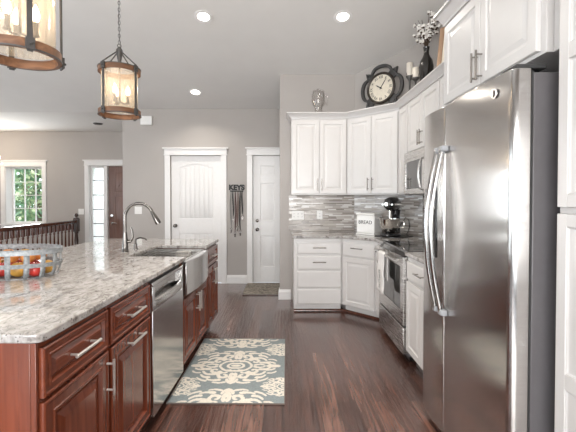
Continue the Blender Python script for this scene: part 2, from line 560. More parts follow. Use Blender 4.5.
def mosaic_mat():
    m, nt, b = new_mat('linear_mosaic_tile')
    tc = nt.nodes.new('ShaderNodeTexCoord')
    sp = N(nt, 'ShaderNodeSeparateXYZ'); nt.links.new(tc.outputs['Object'], sp.inputs[0])
    cb = N(nt, 'ShaderNodeCombineXYZ')
    nt.links.new(sp.outputs['X'], cb.inputs['X']); nt.links.new(sp.outputs['Z'], cb.inputs['Y'])
    br = N(nt, 'ShaderNodeTexBrick', offset=.43, offset_frequency=3, squash=1.7, squash_frequency=2)
    br.inputs['Color1'].default_value = (0, 0, 0, 1); br.inputs['Color2'].default_value = (1, 1, 1, 1)
    br.inputs['Mortar'].default_value = (.5, .5, .5, 1)
    br.inputs['Scale'].default_value = 1.0; br.inputs['Mortar Size'].default_value = .0010
    br.inputs['Brick Width'].default_value = .105; br.inputs['Row Height'].default_value = .0165
    nt.links.new(cb.outputs[0], br.inputs['Vector'])
    r = ramp(nt, [(0, (.27, .24, .22)), (.12, (.39, .35, .32)), (.36, (.46, .42, .385)), (.56, (.36, .328, .305)), (.70, (.51, .475, .445)), (.90, (.70, .68, .66))], 'CONSTANT')
    nt.links.new(br.outputs['Color'], r.inputs['Fac'])
    mo = N(nt, 'ShaderNodeMix', data_type='RGBA', blend_type='MIX')
    nt.links.new(br.outputs['Fac'], mo.inputs[0]); nt.links.new(r.outputs['Color'], mo.inputs[6])
    mo.inputs[7].default_value = (.50, .46, .42, 1)
    nt.links.new(mo.outputs[2], b.inputs['Base Color'])
    rr = ramp(nt, [(0, .12), (.5, .45), (.86, .1)], 'CONSTANT')
    nt.links.new(br.outputs['Color'], rr.inputs['Fac']); nt.links.new(rr.outputs['Color'], b.inputs['Roughness'])
    bp = N(nt, 'ShaderNodeBump', i_Strength=.4, i_Distance=.002, invert=True)
    nt.links.new(br.outputs['Fac'], bp.inputs['Height']); nt.links.new(bp.outputs[0], b.inputs['Normal'])
    return m
M['mosaic'] = mosaic_mat()

def mat_mat():
    m, nt, b = new_mat('woven_door_mat')
    vec = coords(nt, (9, 16, 1))
    n = N(nt, 'ShaderNodeTexNoise', i_Scale=1.0, i_Detail=2.0, i_Distortion=2.5)
    nt.links.new(vec, n.inputs['Vector'])
    r = ramp(nt, [(.40, (.10, .08, .065)), (.50, (.42, .38, .32)), (.60, (.14, .115, .095))], 'LINEAR')
    nt.links.new(n.outputs['Fac'], r.inputs['Fac']); nt.links.new(r.outputs['Color'], b.inputs['Base Color'])
    b.inputs['Roughness'].default_value = .95
    return m
M['doormat'] = mat_mat()
M['rug_blue'] = plain('rug_slate_blue', (.195, .225, .235), .95, noise=.15, nscale=90, bump=.5, bscale=500)
M['rug_cream'] = plain('rug_cream', (.62, .575, .51), .95, noise=.10, nscale=90, bump=.5, bscale=500)

# ------------------------------------------------------------------ the room shell
Y_KINK, Z_FLAT, SLOPE, Y_RIDGE = 6.10, 2.754, .246, .5
def ceil_z(y):
    if y >= Y_KINK: return Z_FLAT
    if y >= Y_RIDGE: return Z_FLAT + SLOPE * (Y_KINK - y)
    return Z_FLAT + SLOPE * (Y_KINK - Y_RIDGE) - SLOPE * (Y_RIDGE - y)

XR, XL, YB, YF = 1.633, -7.0, -3.0, 7.86
Y_HALL, Y_RET = 5.99, 5.04
DG = ((.958, 5.04), (1.633, 4.365))        # the diagonal corner wall

mb = MB(); mb.box(XL - .15, 1.95, YB - .15, YF + .15, -.12, 0)
struct(mb.build('floor', M['floor'], smooth=0))

mb = MB()
y0, y1, y2 = YB - .15, Y_RIDGE, Y_KINK
for (ya, yb) in ((y0, y1), (y1, y2)):
    za, zb = ceil_z(ya), ceil_z(yb)
    xs = (XL - .15, 1.95)
    vs = [(xs[0],ya,za),(xs[1],ya,za),(xs[1],yb,zb),(xs[0],yb,zb),(xs[0],ya,za+.12),(xs[1],ya,za+.12),(xs[1],yb,zb+.12),(xs[0],yb,zb+.12)]
    mb.add(vs, [(0,3,2,1),(4,5,6,7),(0,1,5,4),(1,2,6,5),(2,3,7,6),(3,0,4,7)])
struct(mb.build('ceiling', M['ceiling'], smooth=0))
mb = MB(); mb.box(XL - .15, 1.95, Y_KINK, YF + .15, Z_FLAT, Z_FLAT + .12)
struct(mb.build('ceiling_entry', M['ceiling_entry'], smooth=0))

def wall_slab(name, p, q, th, holes=(), mat=None, zc=None, split=()):
    """wall from p to q (its room face), thickness th away from the room (to the path's far side); holes (u0,u1,z0,z1)"""
    p = Vector(p); q = Vector(q)
    L = (q - p).length; d = (q - p) / L; n = Vector((-d.y, d.x))
    us = sorted({0.0, L, *[h[0] for h in holes], *[h[1] for h in holes], *split})
    mb = MB()
    zf = zc or (lambda x, y: ceil_z(y))
    for a, b in zip(us[:-1], us[1:]):
        cut = sorted([(h[2], h[3]) for h in holes if h[0] <= a + 1e-6 and h[1] >= b - 1e-6])
        pts = [p + d*a, p + d*b, p + d*b + n*th, p + d*a + n*th]
        poly = [(t.x, t.y) for t in pts]
        z = 0.0
        for (h0, h1) in cut:
            if h0 > z + 1e-4: mb.prism(poly, z, h0)
            z = h1
        mb.prism(poly, z, lambda t: zf(t[0], t[1]) - .001)
    return struct(mb.build(name, mat or M['wall'], smooth=0))

# hall wall with the two white doors (faces the camera)
D1 = (-1.792, -.985)      # pantry door opening
D2 = (-.484, .330)        # garage door opening
DOORH = 2.045
u = lambda x: x + 2.55
wall_slab('wall_hall', (-2.55, Y_HALL), (1.90, Y_HALL), .13,
          [(u(D1[0]), u(D1[1]), 0, DOORH), (u(D2[0]), u(D2[1]), 0, DOORH)])
# kitchen wall behind the cabinets, diagonal corner, long side wall
wall_slab('wall_kitchen', (-.044, Y_RET), DG[0], .12)
wall_slab('wall_corner', DG[0], DG[1], .12)
mb = MB()
for (ya, yb) in ((4.365, Y_RIDGE), (Y_RIDGE, YB)):
    mb.prism([(XR, ya), (XR, yb), (XR + .14, yb), (XR + .14, ya)], 0, lambda t: ceil_z(t[1]) - .001)
struct(mb.build('wall_right', M['wall'], smooth=0))
wall_slab('wall_closet', (1.76, Y_HALL), (1.76, 4.45), .12)
# entry side wall, front wall, living side wall, rear wall
wall_slab('wall_entry', (-2.55, YF), (-2.55, Y_HALL + .132), .12, zc=lambda x, y: Z_FLAT)
W0 = (-5.80, -5.03); SL = (-4.05, -3.735); FD = (-3.66, -2.75)
uf = lambda x: x - XL
wall_slab('wall_front', (XL, YF), (-2.43, YF), .27,
          [(uf(W0[0]), uf(W0[1]), .83, 2.03), (uf(SL[0]), uf(FD[1]), 0, 2.04)], zc=lambda x, y: Z_FLAT)
gl = [(-1.2, .3), (.5, 2.0), (2.2, 3.7)]
uL = lambda y: y - YB
wall_slab('wall_left', (XL, YB), (XL, YF), .15, [(uL(a), uL(b), .5, 2.4) for a, b in gl], split=(uL(Y_RIDGE), uL(Y_KINK)))
gr = [(-4.6, -2.9), (-2.7, -1.0), (-.8, .9)]
ub = lambda x: XR - x
wall_slab('wall_rear', (XR, YB), (XL, YB), .15, [(ub(b), ub(a), .1, 2.45) for a, b in gr])

def glazing(name, p, q, z0, z1, nx, nz, thick=.05, frame=.05, inset=.05):
    """window frame + muntins + one pane, standing in a hole; p->q along the wall's room face"""
    p = Vector(p); q = Vector(q); L = (q - p).length; d = (q - p) / L
    rz = math.atan2(d.y, d.x)
    mb = MB()
    y0, y1 = inset, inset + thick
    mb.box(0, frame, y0, y1, z0, z1); mb.box(L - frame, L, y0, y1, z0, z1)
    mb.box(frame, L - frame, y0, y1, z0, z0 + frame); mb.box(frame, L - frame, y0, y1, z1 - frame, z1)
    o = struct(mb.build(name, M['trim'], loc=(p.x, p.y, 0), rz=rz, bevel=.003))
    mt = MB(); w = .007
    for i in range(1, nx):
        x = frame + (L - 2*frame) * i / nx
        mt.box(x - w, x + w, y0 + .008, y1 - .008, z0 + frame, z1 - frame)
    for i in range(1, nz):
        z = z0 + frame + (z1 - z0 - 2*frame) * i / nz
        mt.box(frame, L - frame, y0 + .010, y1 - .010, z - w, z + w)
    if mt.v: mt.build('muntin_grille', M['trim'], o)
    g = MB(); g.box(frame - .005, L - frame + .005, (y0+y1)/2 - .003, (y0+y1)/2 + .003, z0 + frame - .005, z1 - frame + .005)
    g.build('glass_pane', M['pane'], o, smooth=0)
    return o

mb = MB()
mb.box(W0[0] + .001, W0[0] + .012, YF + .001, YF + .178, .842, 2.018); mb.box(W0[1] - .012, W0[1] - .001, YF + .001, YF + .178, .842, 2.018)
mb.box(W0[0] + .001, W0[1] - .001, YF + .001, YF + .178, .831, .842); mb.box(W0[0] + .001, W0[1] - .001, YF + .001, YF + .178, 2.018, 2.029)
struct(mb.build('trim_9', M['trim']))
win = glazing('window_1', (W0[0] + .004, YF), (W0[1] - .004, YF), .834, 2.026, 3, 4, inset=.18, frame=.035)
for i, (a, b) in enumerate(gl):
    glazing('window_%d' % (i + 2), (XL, a + .004), (XL, b - .004), .504, 2.396, 2, 2)
for i, (a, b) in enumerate(gr):
    glazing('window_%d' % (i + 5), (b - .004, YB), (a + .004, YB), .104, 2.446, 2, 1)

# casings: flat boards with a plain head and a cap
def casing(name, x0, x1, y, ztop, w=.088, cap=True, sill=None, z0=0.0):
    mb = MB()
    t = .018
    mb.box(x0 - w, x0, y - t, y - .001, z0, ztop); mb.box(x1, x1 + w, y - t, y - .001, z0, ztop)
    if cap:
        mb.box(x0 - w - .012, x1 + w + .012, y - t - .006, y - .001, ztop, ztop + .018)
        mb.box(x0 - w - .004, x1 + w + .004, y - t - .002, y - .001, ztop + .018, ztop + .10)
        mb.box(x0 - w - .03, x1 + w + .03, y - t - .022, y - .001, ztop + .10, ztop + .122)
    if sill is not None:
        mb.box(x0 - w - .03, x1 + w + .03, y - .045, y - .001, sill - .03, sill)
        mb.box(x0 - w, x1 + w, y - t, y - .001, sill - .11, sill - .03)
    return struct(mb.build(name, M['trim'], bevel=.003))
casing('trim_1', D1[0], D1[1], Y_HALL, DOORH)
casing('trim_2', D2[0], D2[1], Y_HALL, DOORH)
casing('trim_3', W0[0], W0[1], YF, 2.035, sill=.83, z0=.83)
mbc = casing('trim_4', SL[0], FD[1], YF, 2.045)
mb = MB(); mb.box(SL[1] + .004, FD[0] - .004, YF - .016, YF + .12, 0.002, 2.04)
struct(mb.build('trim_5', M['trim'], bevel=.003))

# door slabs: closed grid of stiles with sunk and raised fields
def knob_part(parent, x, y, z, mat, r=.028):
    mb = MB()
    mb.cyl((x, y, z), (x, y - .012, z), r * 1.05, 18)
    mb.cyl((x, y - .012, z), (x, y - .04, z), r * .4, 12)
    mb.ball((x, y - .052, z), (r, .018, r), 16)
    return mb.build('door_knob', mat, parent)

RAISE = lambda y: [(0, y), (.008, y + .007), (.018, y + .007), (.045, y + .001)]
def door_grid(mb, x0, x1, z0, z1, y, th, fields):
    """slab with fields (x0,x1,z0,z1) sunk and raised"""
    xs = sorted({x0, x1, *[q for f in fields for q in f[:2]]}); zs = sorted({z0, z1, *[q for f in fields for q in f[2:4]]})
    mb.box(x0, x1, y + .012, y + th, z0, z1)
    for a, b in zip(xs[:-1], xs[1:]):
        for c, d in zip(zs[:-1], zs[1:]):
            if any(f[0] <= a + 1e-6 and f[1] >= b - 1e-6 and f[2] <= c + 1e-6 and f[3] >= d - 1e-6 for f in fields): continue
            mb.box(a, b, y, y + .013, c, d)
    for f in fields:
        mb.panel(f[0], f[1], f[2], f[3], RAISE(y), y + .013)

# pantry door: arched plank-style top field over a lower field
mb = MB()
a, b = D1[0] + .004, D1[1] - .004
yd = Y_HALL + .035
fx0, fx1 = a + .125, b - .125
mb.box(a, b, yd + .012, yd + .044, .008, 2.04)
def sb(x0, x1, z0, z1): mb.box(x0, x1, yd, yd + .013, z0, z1)
sb(a, fx0, .008, 2.04); sb(fx1, b, .008, 2.04)
sb(fx0, fx1, .008, .24); sb(fx0, fx1, .80, 1.035)
na = 14
def arch(t): return 1.845 + .065 * math.sin(PI * t)
for i in range(na):
    t0, t1 = i / na, (i + 1) / na
    xa, xb = fx0 + (fx1 - fx0) * t0, fx0 + (fx1 - fx0) * t1
    vs = [(xa, yd, arch(t0)), (xb, yd, arch(t1)), (xb, yd, 2.04), (xa, yd, 2.04)]
    vs += [(v[0], yd + .013, v[2]) for v in vs]
    mb.add(vs, [(0,1,2,3),(7,6,5,4),(0,4,5,1),(1,5,6,2),(2,6,7,3),(3,7,4,0)])
npk = 7                                                # plank field
for i in range(npk):
    w = (fx1 - fx0 - .03) / npk
    xa = fx0 + .015 + w * i
    for (z0, z1) in ((1.05, min(arch((i+.1)/npk), arch((i+.9)/npk)) - .018), (.255, .785)):
        mb.panel(xa, xa + w, z0, z1, [(0, yd + .007), (.005, yd + .004)], yd + .013)
d1 = struct(mb.build('door_1', M['trim'], bevel=.0015, seg=1))
knob_part(d1, a + .065, yd, .925, M['tap'])
# garage door: six fields
mb = MB()
a, b = D2[0] + .004, D2[1] - .004
w = (b - a - 3 * .118) / 2
fl = []
for q in range(2):
    x = a + .118 + q * (w + .118)
    fl += [(x, x + w, 1.735, 1.885), (x, x + w, 1.0, 1.61), (x, x + w, .26, .76)]
door_grid(mb, a, b, .008, 2.04, yd, .044, fl)
d2 = struct(mb.build('door_2', M['trim'], bevel=.0015, seg=1))
knob_part(d2, a + .068, yd, .865, M['tap'])
mb = MB(); x = a + .068
mb.cyl((x, yd, 1.005), (x, yd - .012, 1.005), .029, 18); mb.ball((x, yd - .014, 1.005), (.026, .014, .026), 16)
mb.build('deadbolt', M['tap'], d2)
# front door
mb = MB()
a, b = FD[0] + .004, FD[1] - .004; yfd = YF + .04
door_grid(mb, a, b, .01, 2.036, yfd, .045, [(a + .13, a + .40, .30, 1.40), (a + .50, b - .13, .30, 1.40), (a + .13, b - .13, 1.50, 1.90)])
d3 = struct(mb.build('door_3', M['door_wood'], bevel=.002, seg=1))
mb = MB()
mb.cyl((a + .065, yfd, 1.0), (a + .065, yfd - .02, 1.0), .03, 16)
mb.build('deadbolt', M['chrome'], d3)
mb = MB()
mb.cyl((a + .065, yfd, .845), (a + .065, yfd - .012, .845), .033, 16); mb.cyl((a + .065, yfd - .012, .845), (a + .065, yfd - .05, .845), .011, 10)
mb.tube([(a + .065, yfd - .05, .845), (a + .12, yfd - .052, .85), (a + .185, yfd - .045, .84)], [.013, .012, .009], 10)
mb.build('door_lever', M['chrome'], d3)
mb = MB()
for i in range(13):                                  # arched moulding over the upper field
    t = i / 12
    mb.ball((a + .16 + (b - a - .32) * t, yfd - .004, 1.56 + .25 * math.sin(PI * t)), (.022, .008, .016), 8)
mb.build('arch_molding', M['door_wood'], d3)
# sidelight beside the front door
mb = MB()
mb.box(SL[0] + .001, SL[0] + .010, YF + .001, YF + .26, .06, 2.038); mb.box(SL[0] + .001, FD[1] - .001, YF + .001, YF + .26, 2.0385, 2.0398)
struct(mb.build('trim_10', M['trim']))
sl = glazing('window_8', (SL[0] + .011, YF), (SL[1] - .004, YF), .06, 2.036, 1, 1, inset=.05, frame=.035)
mb = MB()
for z in (.255, .555, .83, 1.13, 1.433, 1.736):
    mb.box(.035, SL[1] - SL[0] - .050, .072, .078, z - .008, z + .008)
mb.build('lead_bar', M['iron'], sl)
mb = MB(); mb.box(SL[0] + .004, SL[1] - .004, YF + .02, YF + .14, .002, .058)
struct(mb.build('trim_6', M['trim']))

# baseboards
def baseboard(name, path):
    mb = MB()
    mb.sweep(path, [(.001, .002), (.017, .002), (.017, .105), (.012, .112), (.012, .128), (.005, .138), (.001, .138)])
    return struct(mb.build(name, M['trim']))
baseboard('baseboard_hall', [(D1[1] + .090, Y_HALL), (D2[0] - .090, Y_HALL)])
baseboard('baseboard_kitchen', [(-.044, Y_RET + .118), (-.044, Y_RET), (.104, Y_RET)])
baseboard('baseboard_pantry', [(-2.549, Y_HALL), (D1[0] - .090, Y_HALL)])
baseboard('baseboard_front', [(XL + .01, YF), (SL[0] - .092, YF)])

# outdoors in front of the house
mb = MB(); mb.box(-30, 22, YF + .28, 40, -.45, -.30)
struct(mb.build('ground', M['oudoor_grass'], smooth=0))
mb = MB(); mb.box(-5.6, -2.0, YF + .28, YF + 1.9, -.295, -.03)
struct(mb.build('floor_porch', M['concrete'], smooth=0))
mb = MB(); mb.box(-5.60, -2.0, YF + 1.95, YF + 2.05, -.29, 2.65)
struct(mb.build('wall_porch', M['siding'], smooth=0))
def tree(x, y, h, r, label, seed):
    rnd = random.Random(seed)
    t = thing('tree', label, 'tree', (x, y, -.30), 0, 'trees outside the entry window')
    mb = MB()
    mb.tube([(0, 0, 0), (.05, .02, h*.4), (-.04, .03, h*.75)], [.14, .10, .05], 8)
    mb.build('trunk', M['bark'], t)
    mb = MB()
    for i in range(1300):
        a = rnd.uniform(0, 2*PI); zz = rnd.uniform(.10, 1.0)
        rad = r * math.sqrt(rnd.random()) * (1.05 - .55 * zz)
        p = Vector((rad*math.cos(a), rad*math.sin(a), zz*h))
        s = rnd.uniform(.06, .15)
        u_ = Vector((rnd.gauss(0,1), rnd.gauss(0,1), rnd.gauss(0,1))).normalized()
        w_ = u_.cross(Vector((rnd.gauss(0,1), rnd.gauss(0,1), rnd.gauss(0,1)))).normalized()
        mb.add([p - u_*s, p + w_*s*.5, p + u_*s, p - w_*s*.5], [(0, 1, 2, 3)])
    mb.build('foliage', M['leaf'], t, smooth=0, norm=False)
for i, (x, y, h, r, l) in enumerate([
        (-8.5, 12.4, 4.2, 1.25, 'green leafy tree seen through the middle of the entry window'),
        (-6.7, 10.2, 3.4, .85, 'leafy tree standing closest outside the entry window'),
        (-11.9, 13.6, 3.4, 1.6, 'green tree deeper in the yard behind the entry window'),
        (-10.2, 16.9, 4.6, 1.9, 'tall yellow-green tree at the back of the yard beyond the window')]):
    tree(x, y, h, r, l, i + 3)

# ------------------------------------------------------------------ cabinets
def bar_h(parent, x0, x1, z, y, r=.0055, mat=None):
    mb = MB()
    yo = y - .032
    mb.cyl((x0, yo, z), (x1, yo, z), r, 10)
    for x in (x0 + .018, x1 - .018): mb.cyl((x, y, z), (x, yo, z), r*.8, 8)
    return mb.build('handle', mat or M['nickel'], parent)
def bar_v(parent, x, z0, z1, y, r=.0055, mat=None):
    mb = MB()
    yo = y - .032
    mb.cyl((x, yo, z0), (x, yo, z1), r, 10)
    for z in (z0 + .02, z1 - .02): mb.cyl((x, y, z), (x, yo, z), r*.8, 8)
    return mb.build('handle', mat or M['nickel'], parent)

def front_rings(y, style):
    if style == 'cherry':
        return [(0, y+.004), (.004, y), (.012, y), (.017, y+.004), (.048, y+.004), (.051, y), (.058, y), (.066, y+.015), (.076, y+.016), (.079, y+.012), (.112, y+.002), (.115, y+.002)]
    if style == 'cherry_drawer':
        return [(0, y+.004), (.004, y), (.010, y), (.014, y+.004), (.028, y+.004), (.031, y), (.036, y), (.042, y+.013), (.047, y+.013), (.064, y+.002), (.067, y+.002)]
    if style == 'slab':
        return [(0, y+.006), (.003, y+.003), (.010, y+.001), (.013, y), (.016, y)]
    return [(0, y+.003), (.003, y), (.050, y), (.054, y+.006), (.064, y+.0075), (.068, y+.0075), (.092, y+.002), (.095, y+.002)]

def front(parent, kind, x0, x1, z0, z1, mat, style, y=0.0, handle=None):
    hm = M['nickel_l'] if style.startswith('cherry') else M['nickel']
    hr = .0065 if style.startswith('cherry') else .0055
    mb = MB()
    mb.panel(x0, x1, z0, z1, front_rings(y - .020, style), y - .0005)
    o = mb.build(kind, mat, parent, smooth=0)
    if handle:
        if handle[0] == 'h':
            cx = (x0 + x1) / 2; L = handle[2]
            bar_h(o, cx - L/2, cx + L/2, handle[1], y - .020, hr, hm)
        else:
            bar_v(o, handle[1], handle[2], handle[3], y - .020, hr, hm)
    return o

def cab(name, label, cat, loc, rz, w, d, z0, z1, mat, toe=True, poly=None, group=None):
    t = thing(name, label, cat, loc, rz, group)
    mb = MB()
    if poly:
        mb.prism(poly, z0, z1)
    else:
        mb.box(0, w, 0, d, z0, z1)
    if toe:
        if poly:
            c = Vector((sum(p[0] for p in poly)/len(poly), sum(p[1] for p in poly)/len(poly)))
            mb.prism([(p[0], max(p[1], .075)) for p in poly], .001, z0)
        else:
            mb.box(.001, w - .001, .075, d, .001, z0)
    mb.build('body', mat, t, bevel=.002)
    return t

# ---- the island: local x runs away from the camera along its front edge, local y into the island
IP = Vector((-.782, 1.205)); IRZ = R(90 - 1.6)
ISL = mat4((IP.x, IP.y, 0), IRZ)
def isl(x, y, z=0.0):
    return tuple(ISL @ Vector((x, y, z)))
CF = .022                                  # cabinet face line behind the counter's edge
def icab(name, label, cat, x0, x1, z0=.10, z1=.888, depth=.60, toe=True, mat=None):
    return cab(name, label, cat, isl(x0, CF + .001), IRZ, x1 - x0, depth, z0, z1, mat or M['cherry'], toe)
CH, CHH = M['cherry'], M['cherry_h']

# end panel with corner posts
t = thing('end_panel', 'cherry wood end panel closing the near end of the island', 'panel', isl(.008, CF), IRZ)
mb = MB(); mb.box(.004, .0075, .02, 1.0, .001, .888)
mb.build('panel_board', CH, t, bevel=.002)
mb = MB(); mb.box(0, .006, .0, .0195, .001, .888); mb.box(0, .004, .0195, .06, .001, .888)
mb.build('corner_post', CH, t, bevel=.002)

x0, x1 = .016, .465
w = x1 - x0
t = icab('island_cabinet', 'cherry island cabinet with drawer over door, at the near end', 'cabinet', x0, x1)
front(t, 'drawer', .006, w - .012, .70, .868, CHH, 'cherry_drawer', handle=('h', .785, .17))
front(t, 'door', .006, w - .012, .115, .685, CH, 'cherry', handle=('v', w - .032, .50, .655))
x0, x1 = .467, .963
w = x1 - x0
t = icab('pullout_cabinet', 'cherry island cabinet with level pull on its door, beside the dishwasher', 'cabinet', x0, x1)
front(t, 'drawer', .012, w - .025, .70, .868, CHH, 'cherry_drawer', handle=('h', .785, .17))
front(t, 'door', .012, w - .025, .115, .685, CH, 'cherry', handle=('h', .645, .17))

# dishwasher
x0, x1 = .968, 1.572; w = x1 - x0
t = thing('dishwasher', 'stainless steel dishwasher built into the island', 'dishwasher', isl(x0, CF), IRZ)
mb = MB(); mb.box(.004, w - .004, .012, .58, .10, .885); mb.build('body', M['fr_side'], t)
mb = MB(); mb.box(.006, w - .006, .06, .56, .002, .098); mb.build('kick_plate', M['black'], t)
mb = MB()
n = 10; prof = []
zt, zb = .868, .075
mb.box(.003, w - .003, -.020, .010, zb, .70)
mb.box(.003, w - .003, -.020, .010, .845, zt)
mb.box(.003, .035, -.020, .010, .70, .845); mb.box(w - .035, w - .003, -.020, .010, .70, .845)
mb.box(.035, w - .035, .004, .010, .70, .845)
mb.build('door', M['steel_dw'], t, bevel=.003)
mb = MB()
vs = []; fs = []; n = 18
for i in range(n + 1):
    s = i / n; x = .035 + (w - .07) * s
    k = math.sin(PI * s) ** .7
    yo = -.021 - .034 * k
    zl = .715 + .012 * k; zh = .765 + .030 * k * .3
    vs += [(x, yo, zl), (x, yo - .004, zh - .012), (x, yo + .006, zh), (x, yo + .022, zh - .004), (x, yo + .020, zl)]
for i in range(n):
    for q in range(5):
        a_, b_ = i*5 + q, i*5 + (q+1) % 5
        fs.append((a_, b_, b_ + 5, a_ + 5))
fs += [(4, 3, 2, 1, 0), tuple(range(n*5, n*5+5))]
mb.add(vs, fs); mb.build('handle', M['steel'], t, smooth=50)

# sink cabinet with the apron sink
x0, x1 = 1.578, 2.370; w = x1 - x0
t = thing('sink_cabinet', 'cherry double-door cabinet under the apron sink', 'cabinet', isl(x0, CF + .001), IRZ)
mb = MB()
mb.box(0, w, 0, .60, .10, .612); mb.box(0, w, .075, .60, .001, .10)
mb.box(0, .036, 0, .60, .612, .888); mb.box(w - .034, w, 0, .60, .612, .888)
mb.build('body', CH, t, bevel=.002)
front(t, 'door', .012, w/2 - .003, .115, .595, CH, 'cherry', handle=('v', w/2 - .03, .42, .575))
front(t, 'door', w/2 + .003, w - .012, .115, .595, CH, 'cherry', handle=('v', w/2 + .03, .42, .575))
t = thing('apron_sink', 'stainless apron-front sink set into the island', 'sink', isl(1.618, 0), IRZ)
w = .712
mb = MB()
n = 16
poly = [(w * i / n, -.012 - .030 * math.sin(PI * i / n)) for i in range(n + 1)] + [(w, .018), (0, .018)]
mb.prism(poly, .628, .884); mb.build('apron', M['steel_dw'], t, bevel=.006, smooth=45)
mb = MB()
g = .012; bx0, bx1, by0, by1, bz0, bz1 = .024, w - .024, .0195, .475, .655, .8865
mb.box(bx0, bx1, by0, by0 + g, bz0, bz1); mb.box(bx0, bx1, by1 - g, by1, bz0, bz1)
mb.box(bx0, bx0 + g, by0 + g, by1 - g, bz0, bz1); mb.box(bx1 - g, bx1, by0 + g, by1 - g, bz0, bz1)
mb.box(bx0 + g, bx1 - g, by0 + g, by1 - g, bz0, bz0 + g)
mb.build('basin', M['steel'], t)
mb = MB(); mb.lathe([(.001, .001), (.045, .001), (.045, .006), (.030, .006), (.028, .003), (.001, .003)], (w/2, .25, bz0 + g), 24)
mb.build('drain', M['chrome'], t)
SINKZ = bz0 + g
t = thing('sink_caddy', 'small wire sponge caddy hooked inside the sink', 'caddy', isl(2.283, .20), IRZ)
mb = MB()
for z in (.800, .835, .868):
    mb.tube([(.0, -.06, z), (-.055, -.06, z), (-.055, .06, z), (0, .06, z), (0, -.06, z)], .004, 6)
for y in np.linspace(-.06, .06, 6): mb.tube([(0, y, .874), (0, y, .80), (-.055, y, .80), (-.055, y, .868)], .0035, 6)
mb.build('wire_frame', M['nickel_l'], t)

x0, x1 = 2.374, 2.868; w = x1 - x0
t = icab('island_end_cabinet', 'narrow cherry cabinet at the far end of the island past the sink', 'cabinet', x0, x1)
front(t, 'drawer', .012, w - .014, .70, .868, CHH, 'cherry_drawer', handle=('h', .785, .15))
front(t, 'door', .012, w/2 - .002, .115, .685, CH, 'cherry', handle=('v', w/2 - .03, .50, .655))
front(t, 'door', w/2 + .002, w - .014, .115, .685, CH, 'cherry', handle=('v', w/2 + .03, .50, .655))
# back of the island under the bar overhang
t = thing('island_back_panel', 'cherry panel along the seating side of the island', 'panel', isl(.035, .66), IRZ)
mb = MB(); mb.box(0, 2.83, 0, .02, .001, .888); mb.build('panel_board', CH, t)
for i in range(5):
    mb = MB(); mb.box(.04 + .70*i - .03 if i else 0.0, .04 + .70*i + .03 if i else .06, .02, .028, .001, .888)
    mb.build('batten', CH, t)

# granite top of the island with the sink notch
def arc(cx, cy, r, a0, a1, n=6):
    return [(cx + r*math.cos(R(a0 + (a1-a0)*i/n)), cy + r*math.sin(R(a0 + (a1-a0)*i/n))) for i in range(n+1)]
ci = 2.90; wi = 1.262; rc = .035
poly = arc(rc, rc, rc, 180, 270) + [(1.636, 0)] + [(1.636, .462), (2.312, .462)] + [(2.312, 0)] + arc(ci - .02, .02, .02, 270, 360) + arc(ci - rc, wi - rc, rc, 0, 90) + arc(rc, wi - rc, rc, 90, 180)
mb = MB(); mb.prism(poly, .8895, .92)
tag(mb.build('island_countertop', M['granite'], loc=isl(0, 0), rz=IRZ, bevel=.006, seg=3, smooth=0),
    'grey speckled granite slab topping the island', 'countertop')

# ---- white base cabinets
WH = M['white']
YBF = 4.45                      # face of the base run on the kitchen wall
XBF = 1.033                     # face of the base run on the side wall
t = cab('drawer_cabinet', 'white base cabinet with four stacked drawers', 'cabinet', (.130, YBF, 0), 0, .568, .585, .10, .888, WH)
zs = [(.108, .286), (.305, .498), (.518, .680), (.705, .835)]
for i, (z0, z1) in enumerate(zs):
    front(t, 'drawer', .040, .556, z0, z1, WH, 'slab', handle=('h', (z0+z1)/2 + .01, .155) if i >= 2 else None)
mb = MB(); mb.box(.045, .551, -.012, -.0005, .856, .880); mb.build('cutting_board_slot', WH, t, bevel=.002)
DRZ = R(-45)
DL = math.hypot(XBF - .70, .333)
fr = mat4((.70, YBF, 0), DRZ).inverted()
poly = [tuple((fr @ Vector((x, y, 0)))[:2]) for x, y in ((.702, 4.45), (1.031, 4.119), (1.628, 4.119), (1.628, 4.36), (.955, 5.033), (.702, 5.033))]
t = cab('corner_base_cabinet', 'white diagonal base cabinet under the bread box', 'cabinet', (.70, YBF, 0), DRZ, 0, 0, .10, .888, WH, poly=poly)
front(t, 'drawer', .022, DL - .025, .690, .850, WH, 'slab', handle=('h', .79, .155))
front(t, 'door', .022, DL - .025, .112, .672, WH, 'white')
SRZ = R(-90)
t = cab('filler_cabinet', 'slim white base cabinet squeezed against the range', 'cabinet', (XBF, 4.117, 0), SRZ, .230, .595, .10, .888, WH)
front(t, 'drawer', .018, .222, .690, .850, WH, 'slab')
mb = MB(); mb.cyl((.12, -.02, .80), (.12, -.035, .80), .006, 8); mb.ball((.12, -.042, .80), (.014, .010, .014), 12); mb.build('knob', M['nickel'], t.children[-1])
front(t, 'door', .018, .222, .112, .672, WH, 'white')
t = cab('base_cabinet', 'white base cabinet with drawer between the range and refrigerator', 'cabinet', (XBF, 3.096, 0), SRZ, .690, .595, .10, .888, WH)
front(t, 'drawer', .020, .668, .705, .850, WH, 'slab', handle=('h', .79, .155))
front(t, 'door', .020, .342, .112, .685, WH, 'white')
front(t, 'door', .346, .668, .112, .685, WH, 'white')
# wood shoe molding under the white run
mb = MB()
q = .075
mb.sweep([(.131, YBF + q), (.70 + .031, YBF + q), (XBF + q, 4.117 + .031), (XBF + q, 3.890)], [(.001, .002), (.014, .002), (.013, .016), (.006, .026), (.001, .028)])
struct(mb.build('trim_7', M['rail_wood']))

